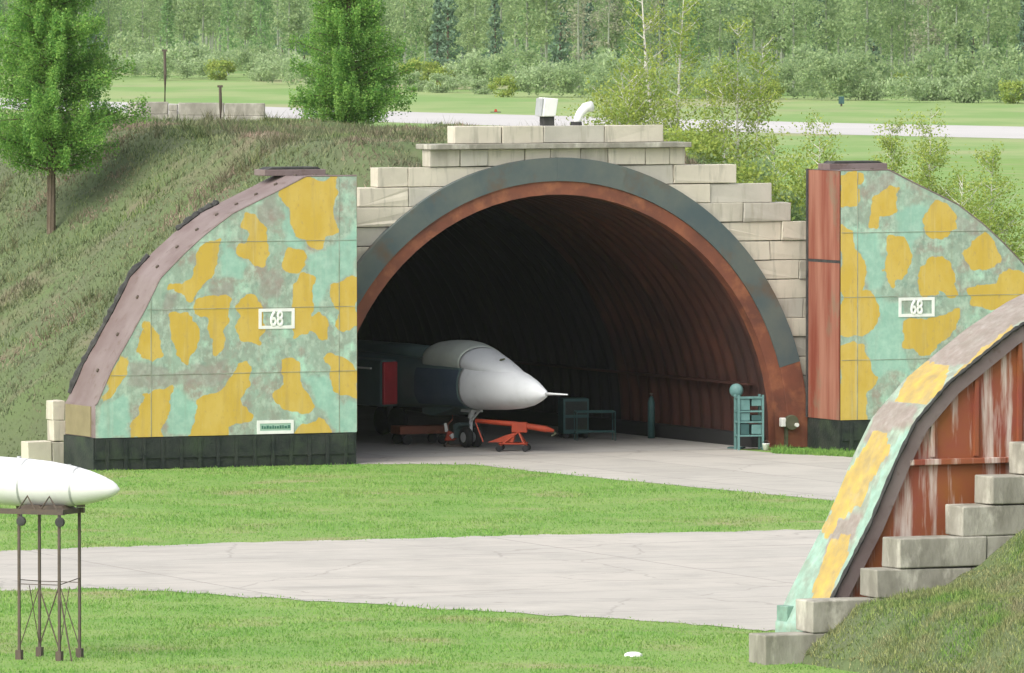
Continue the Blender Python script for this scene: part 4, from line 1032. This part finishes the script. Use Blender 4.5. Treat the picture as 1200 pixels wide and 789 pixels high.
q = MB(); q.box(-.3, .3, -.2, .2, .3, 1.1); q.build('board', M['tealdark'], o); q = MB(); q.box(-.1, .1, -.1, .1, 0, .3); q.build('foot', M['steel'], o)

# ------------------------------------------------------------------ trees
def leaf_quads(pts, size, jit=.4, flat_=0.0):
    n = len(pts); sz = size * RNG.uniform(1 - jit, 1 + jit, n)
    a = RNG.normal(size=(n, 3)); a /= np.linalg.norm(a, axis=1)[:, None]
    b = RNG.normal(size=(n, 3)); b -= a * (a * b).sum(1)[:, None]; b /= np.linalg.norm(b, axis=1)[:, None]
    a = a * sz[:, None]; b = b * (sz * .6)[:, None]
    V = np.stack([pts - a * .5, pts + b * .5, pts + a * .5, pts - b * .5], 1).reshape(-1, 3)
    return V, np.arange(4 * n).reshape(-1, 4)
def crown_clumps(K, rx, rz, zc, per, spread, low=0.0, hollow=.45, taper=0.0):
    out = []
    for _ in range(K):
        v = RNG.normal(size=3); v /= np.linalg.norm(v); r = RNG.uniform(hollow, 1) ** .6
        z = v[2] * r; s = 1 - taper * max(z, -.2)
        c = np.array([v[0] * r * rx * s, v[1] * r * rx * s, zc + z * rz])
        n_ = int(per * RNG.uniform(.5, 1.4)); out.append(c + RNG.normal(size=(n_, 3)) * spread * RNG.uniform(.6, 1.2) * np.array([1, 1, .75]))
    return np.concatenate(out)
def trunk_mb(h, r, lean=.02, seg=8):
    q = MB(); q.tube([(0, 0, -.5), (lean * h * .4, 0, h * .35), (lean * h * .2, lean * h, h * .7), (0, 0, h)], [r * 1.15, r * .85, r * .5, r * .1], seg); return q

def larch(p, h, zb, rmax, label, dens=1.0):
    o = thing('larch_tree', label, 'tree', p, RNG.uniform(0, 6), 'larches on the mound')
    q = MB(); q.tube([(0, 0, -.5), (.03, 0, h * .4), (0, .04, h * .75), (0, 0, h)], [.17, .13, .07, .01], 8)
    pts = []
    z = zb
    while z < h - .15:
        f = (z - zb) / (h - zb); L = rmax * (1 - f) ** .85 * min(1, .82 + f * 1.6) * RNG.uniform(.8, 1.1) + .1
        nb = int(RNG.integers(5, 8)); a0 = RNG.uniform(0, 6.28)
        for k in range(nb):
            a = a0 + k * 6.283 / nb + RNG.normal(0, .35); l = L * RNG.uniform(.55, 1.08); d = np.array([math.cos(a), math.sin(a), 0])
            rise = RNG.uniform(.22, .55) ; droop = RNG.uniform(.2, .42)
            def bp(t): return np.array([0, 0, z]) + d * l * t + np.array([0, 0, l * (rise * t - droop * t * t + .18 * t ** 3)])
            q.tube([bp(0), bp(.5), bp(1)], [.028 * (1 - f) + .012, .018, .006], 4)
            n_ = int((60 + 230 * l) * dens); t = RNG.uniform(.12, 1, n_) ** .8
            P0 = np.array([bp(x) for x in t]); side = np.array([-d[1], d[0], 0]); wv = .20 * l * (1 - t) * 1.0 + .07
            P0 = P0 + side * (RNG.uniform(-1, 1, n_) * wv)[:, None] + np.array([0, 0, 1]) * (RNG.normal(-.03, .17, n_))[:, None]
            pts.append(P0)
        z += RNG.uniform(.16, .30) * (1.15 - .4 * f)
    q.build('trunk', M['bark'], o)
    V, F = leaf_quads(np.concatenate(pts), .086); np_mesh('crown', V, F, M['larch'], o)
    return o
p = on_mound(60, 272); sc_ = 10800 / p[1]
larch(p, (272 + 120) / sc_, (272 - 200) / sc_, 122 / sc_, 'big bright green larch at the left edge above the mound slope', 1.15)
p = P(410, 150, 331); q_ = A.loc(p); p[2] = float(mound_h(np.array(q_[0]), np.array(q_[1]))); sc_ = 10800 / p[1]
yb_ = proj(p)[1]
larch(p, (yb_ + 120) / sc_, .3, 92 / sc_, 'bright green larch standing on the mound ridge behind the left door', 1.15)

def birch(p, h, lean, fork, label, dens=1.0, name='birch_tree', crown='olivelf', spread=1.0, bush=False):
    o = thing(name, label, 'tree', p, 0, 'young birches behind the shelter')
    q = MB(); pts = []
    stems = fork
    for (x0, x1, hh, r) in stems:
        path = [np.array([x0, 0, -.5]), np.array([x0 * .6 + x1 * .4 + .06, .05, hh * .4]), np.array([x0 * .25 + x1 * .75 - .05, -.05, hh * .72]), np.array([x1, 0, hh])]
        q.tube(path, [r, r * .75, r * .5, r * .12], 7)
        nb = int(hh * 4.5)
        for k in range(nb):
            t = RNG.uniform(.28, 1); i = min(int(t * 3), 2); f = t * 3 - i; b0 = path[i] * (1 - f) + path[min(i + 1, 3)] * f
            a = RNG.uniform(0, 6.28); l = (1.5 * (1.05 - t) + .35) * spread * RNG.uniform(.6, 1.2)
            e = b0 + np.array([math.cos(a) * l, math.sin(a) * l, l * RNG.uniform(.5, 1.1)])
            q.tube([b0, (b0 + e) / 2 + np.array([0, 0, -.05]), e], [.018, .012, .005], 4)
            n_ = int(78 * dens * l + 10); u = RNG.uniform(.3, 1.05, n_)[:, None]; pts.append(b0 + (e - b0) * u + RNG.normal(size=(n_, 3)) * (.16 * l + .06))
    q.build('trunk', M['birch'], o)
    V, F = leaf_quads(np.concatenate(pts), .10); np_mesh('crown', V, F, M[crown], o); return o
def mpx(px, D, zextra=0):
    p = P(px, 200, D); q = A.loc(p); p[2] = max(float(mound_h(np.array(q[0]), np.array(q[1]))), 0); return p
p = mpx(783, 326); s_ = 10800 / p[1]; pyb = proj(p)[1]
birch(p, 0, 0, [(0, -.95, (pyb + 15) / s_, .12), (.05, .55, (pyb + 5) / s_, .09), (-.1, -1.7, (pyb - 80) / s_, .05)], 'tall forked white birch behind the shelter crown', .9)
p = mpx(868, 330); s_ = 10800 / p[1]; pyb = proj(p)[1]
birch(p, 0, 0, [(0, -.1, (pyb - 28) / s_, .08), (.1, .8, (pyb - 55) / s_, .055), (-.05, -.7, (pyb - 75) / s_, .05)], 'slim birch with olive crown right of the forked birch', .9)
for (px, pt, D, sp_, lab) in ((735, 88, 318, 1.3, 'low olive birch bush left of the forked birch'), (958, 138, 338, 1.0, 'small olive birch just left of the right door top'), (1042, 150, 345, 1.0, 'small olive birch above the right door top'),
                              (1088, 128, 348, 1.1, 'taller thin olive birch above the sloping door edge'), (1160, 185, 340, 1.2, 'olive birch at the right edge behind the right door'), (905, 168, 325, 1.2, 'leafy olive birch between the block steps and the right door'),
                              (825, 100, 332, 1.1, 'olive birch between the two white stemmed birches'), (1125, 205, 336, 1.2, 'bushy olive birch behind the middle of the sloping door edge')):
    p = mpx(px, D); s_ = 10800 / p[1]; h = (proj(p)[1] - pt) / s_
    birch(p, 0, 0, [(0, .1, h, .05), (.05, -.6, h * .8, .04), (-.05, .7, h * .75, .035)], lab, 1.25, spread=sp_)

# bushes on the right flank of the mound, right behind the wall steps
def bush_mesh(name, rx, h, n, size, m, twig=None):
    pts = crown_clumps(22, rx * .85, h * .42, h * .5, n / 22, rx * .17, hollow=.72); pts = pts[pts[:, 2] > 0.02]
    V, F = leaf_quads(pts, size); me = np_mesh(name, V, F, M[m]); return me
for i, (px, D, rx, h, m, lab) in enumerate(((800, 312, 1.6, 2.0, 'olivelf', 'olive shrub behind the top right wall steps'), (850, 312, 1.7, 2.4, 'aspen', 'green shrub behind the middle wall steps'), (905, 310, 1.6, 2.6, 'olivelf', 'olive shrub against the wall steps beside the right door'),
                               (932, 311, 1.2, 2.0, 'aspen', 'small green shrub touching the right door edge'), (760, 320, 1.2, 1.4, 'aspen', 'green shrub at the foot of the forked birch'), (722, 318, 1.0, 1.3, 'olivelf', 'olive shrub right of the roof cowls'))):
    o = bush_mesh('shrub', rx, h, 2600, .14, m); p = mpx(px, D); o.location = p; tag(o, lab, 'shrub', 'shrubs behind the wall steps')

# ------------------------------------------------------------------ far forest
def far_tree(kind, h, seed):
    global RNG
    q = MB(); 
    if kind == 'aspen': pts = crown_clumps(26, h * .125, h * .36, h * .62, 95, h * .042, hollow=.3, taper=.35); size = .42; lm, bm_m = 'aspen', 'greybark'
    elif kind == 'larch': 
        z = RNG.uniform(.12, 1, 1700) ** .9; r = h * .15 * (1 - z) ** .8 * RNG.uniform(.3, 1, 1700) ** .6 + .1; a = RNG.uniform(0, 6.28, 1700)
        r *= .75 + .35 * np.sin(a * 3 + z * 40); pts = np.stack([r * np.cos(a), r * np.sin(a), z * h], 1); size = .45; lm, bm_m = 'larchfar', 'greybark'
    elif kind == 'spruce':
        z = RNG.uniform(.06, 1, 1700); r = h * .13 * (1 - z) * RNG.uniform(.4, 1, 1700) ** .6 + .1; a = RNG.uniform(0, 6.28, 1700)
        r *= .75 + .3 * np.sin(z * 60); pts = np.stack([r * np.cos(a), r * np.sin(a), z * h], 1); size = .5; lm, bm_m = 'spruce', 'bark'
    else: pts = crown_clumps(18, h * .12, h * .36, h * .6, 50, h * .04, hollow=.3, taper=.3); size = .38; lm, bm_m = 'brownlf', 'greybark'
    q.tube([(0, 0, -.3), (.1, 0, h * .4), (0, .1, h * .9)], [.2, .15, .05], 6)
    nv = len(q.v); V, F = leaf_quads(pts, size)
    me = bpy.data.meshes.new('forest_tree'); 
    faces = [tuple(f) for f in q.f] + [tuple(int(i) + nv for i in f) for f in F]
    me.from_pydata(q.v + [tuple(map(float, v)) for v in V], [], faces)
    me.materials.append(M[lm]); me.materials.append(M[bm_m])
    me.polygons.foreach_set('material_index', [1] * len(q.f) + [0] * len(F)); me.update(); return me
kinds = ['aspen', 'aspen', 'aspen', 'larch', 'spruce', 'bare']
flab = {'aspen': 'pale green slender tree in the far forest', 'larch': 'light green conical tree in the far forest', 'spruce': 'dark blue green spruce in the far forest', 'bare': 'brownish half bare tree in the far forest'}
fm = [(k, far_tree(k, hh, i)) for i, (k, hh) in enumerate((('aspen', 19), ('aspen', 17), ('aspen', 21), ('aspen', 16), ('larch', 18), ('larch', 15), ('spruce', 17), ('spruce', 14), ('bare', 16), ('bare', 18)))]
def edge_px(px): return float(np.interp(px, [0, 250, 500, 800, 1200], [84, 88, 100, 108, 113]))
wts = np.array([4, 4, 4, 4, 2, 2, 1.6, 1.4, 1.3, 1.3]); wts = wts / wts.sum()
ntree = 0
for row in range(7):
    px = -60.0 if row > 1 else -260.0
    while px < (1260 if row > 1 else 1460):
        b = G(px, edge_px(px) - 1 - row * 3.6 + RNG.uniform(-1.2, 1.2)); kk, me = fm[int(RNG.choice(len(fm), p=wts))]
        o = bpy.data.objects.new('forest_tree', me); col.objects.link(o); o.location = b; s = RNG.uniform(.75, 1.12); o.scale = (s, s, s * RNG.uniform(.9, 1.1)); o.rotation_euler = (0, 0, RNG.uniform(0, 6.28))
        tag(o, flab[kk], 'tree', 'trees of the far forest: ' + {'aspen': 'slender', 'larch': 'conical', 'spruce': 'spruce', 'bare': 'half bare'}[kk]); ntree += 1
        px += RNG.uniform(22, 48)
# solid mass of the wood behind them
pts = []
for i_ in range(1500):
    px = RNG.uniform(-150, 1350) if i_ < 520 else RNG.choice([RNG.uniform(-1500, -60), RNG.uniform(1260, 2700)]); b = G(px, edge_px(px) - (24 if i_ < 520 else 6) - RNG.uniform(0, 14 if i_ < 520 else 30)); h = RNG.uniform(16, 24); n_ = 60
    z = RNG.uniform(.05, 1, n_); r = 2.6 * (1.05 - z) ** .5; a = RNG.uniform(0, 6.28, n_); pts.append(np.stack([b[0] + r * np.cos(a), b[1] + r * np.sin(a), z * h], 1))
V, F = leaf_quads(np.concatenate(pts), 1.5); tag(np_mesh('forest', V, F, M['aspen']), 'pale green mass of the far wood behind the forest edge', 'forest', kind='stuff')
# willow bushes at the forest edge
bmz_ = [bush_mesh('willow_bush', rx, h, 2000, .33, m) for rx, h, m in ((2.6, 3.6, 'willow'), (2.0, 2.6, 'willow'), (3.0, 4.4, 'aspen'), (2.2, 3.0, 'olivelf'))]
def wb(px, py, k, s):
    o = bpy.data.objects.new('willow_bush', bmz_[k].data); col.objects.link(o); o.location = G(px, py); o.scale = (s, s, s * RNG.uniform(.85, 1.1)); o.rotation_euler = (0, 0, RNG.uniform(0, 6.28))
    tag(o, ['rounded pale willow bush at the forest edge', 'small rounded pale willow bush at the forest edge', 'large green bush at the forest edge', 'olive bush at the forest edge'][k], 'bush', 'bushes along the forest edge: ' + ['rounded', 'small', 'large', 'olive'][k]); return o
px = -240.0
while px < 1440:
    e = edge_px(px) + float(np.interp(px, [0, 500, 800, 1200], [10, 10, 9, 7]))
    if px < 330: e -= 4
    wb(px, e + RNG.uniform(-3, 2), int(RNG.choice(4, p=[.45, .25, .22, .08])), RNG.uniform(.7, 1.15)); px += RNG.uniform(16, 38)
px = -20.0
while px < 1240:
    wb(px, edge_px(px) + 3 + RNG.uniform(-2, 2), int(RNG.choice(4, p=[.3, .1, .5, .1])), RNG.uniform(.9, 1.4)); px += RNG.uniform(18, 36)
for o in bmz_: bpy.data.objects.remove(o)

# ------------------------------------------------------------------ haze
hz = MB(); hz.box(-760, 760, -80, 1960, -1.0, 34); hz = hz.build('haze', bpy.data.materials.new('haze air')); tag(hz, kind='stuff')
m = hz.data.materials[0]; m.use_nodes = True; t = m.node_tree; t.nodes.clear()
pv = t.nodes.new('ShaderNodeVolumePrincipled'); pv.inputs['Color'].default_value = (.93, .95, .97, 1); pv.inputs['Density'].default_value = .000024; pv.inputs['Anisotropy'].default_value = .1
ou = t.nodes.new('ShaderNodeOutputMaterial'); t.links.new(pv.outputs[0], ou.inputs['Volume'])
for mm in bpy.data.materials:
    if '_' in mm: del mm['_']
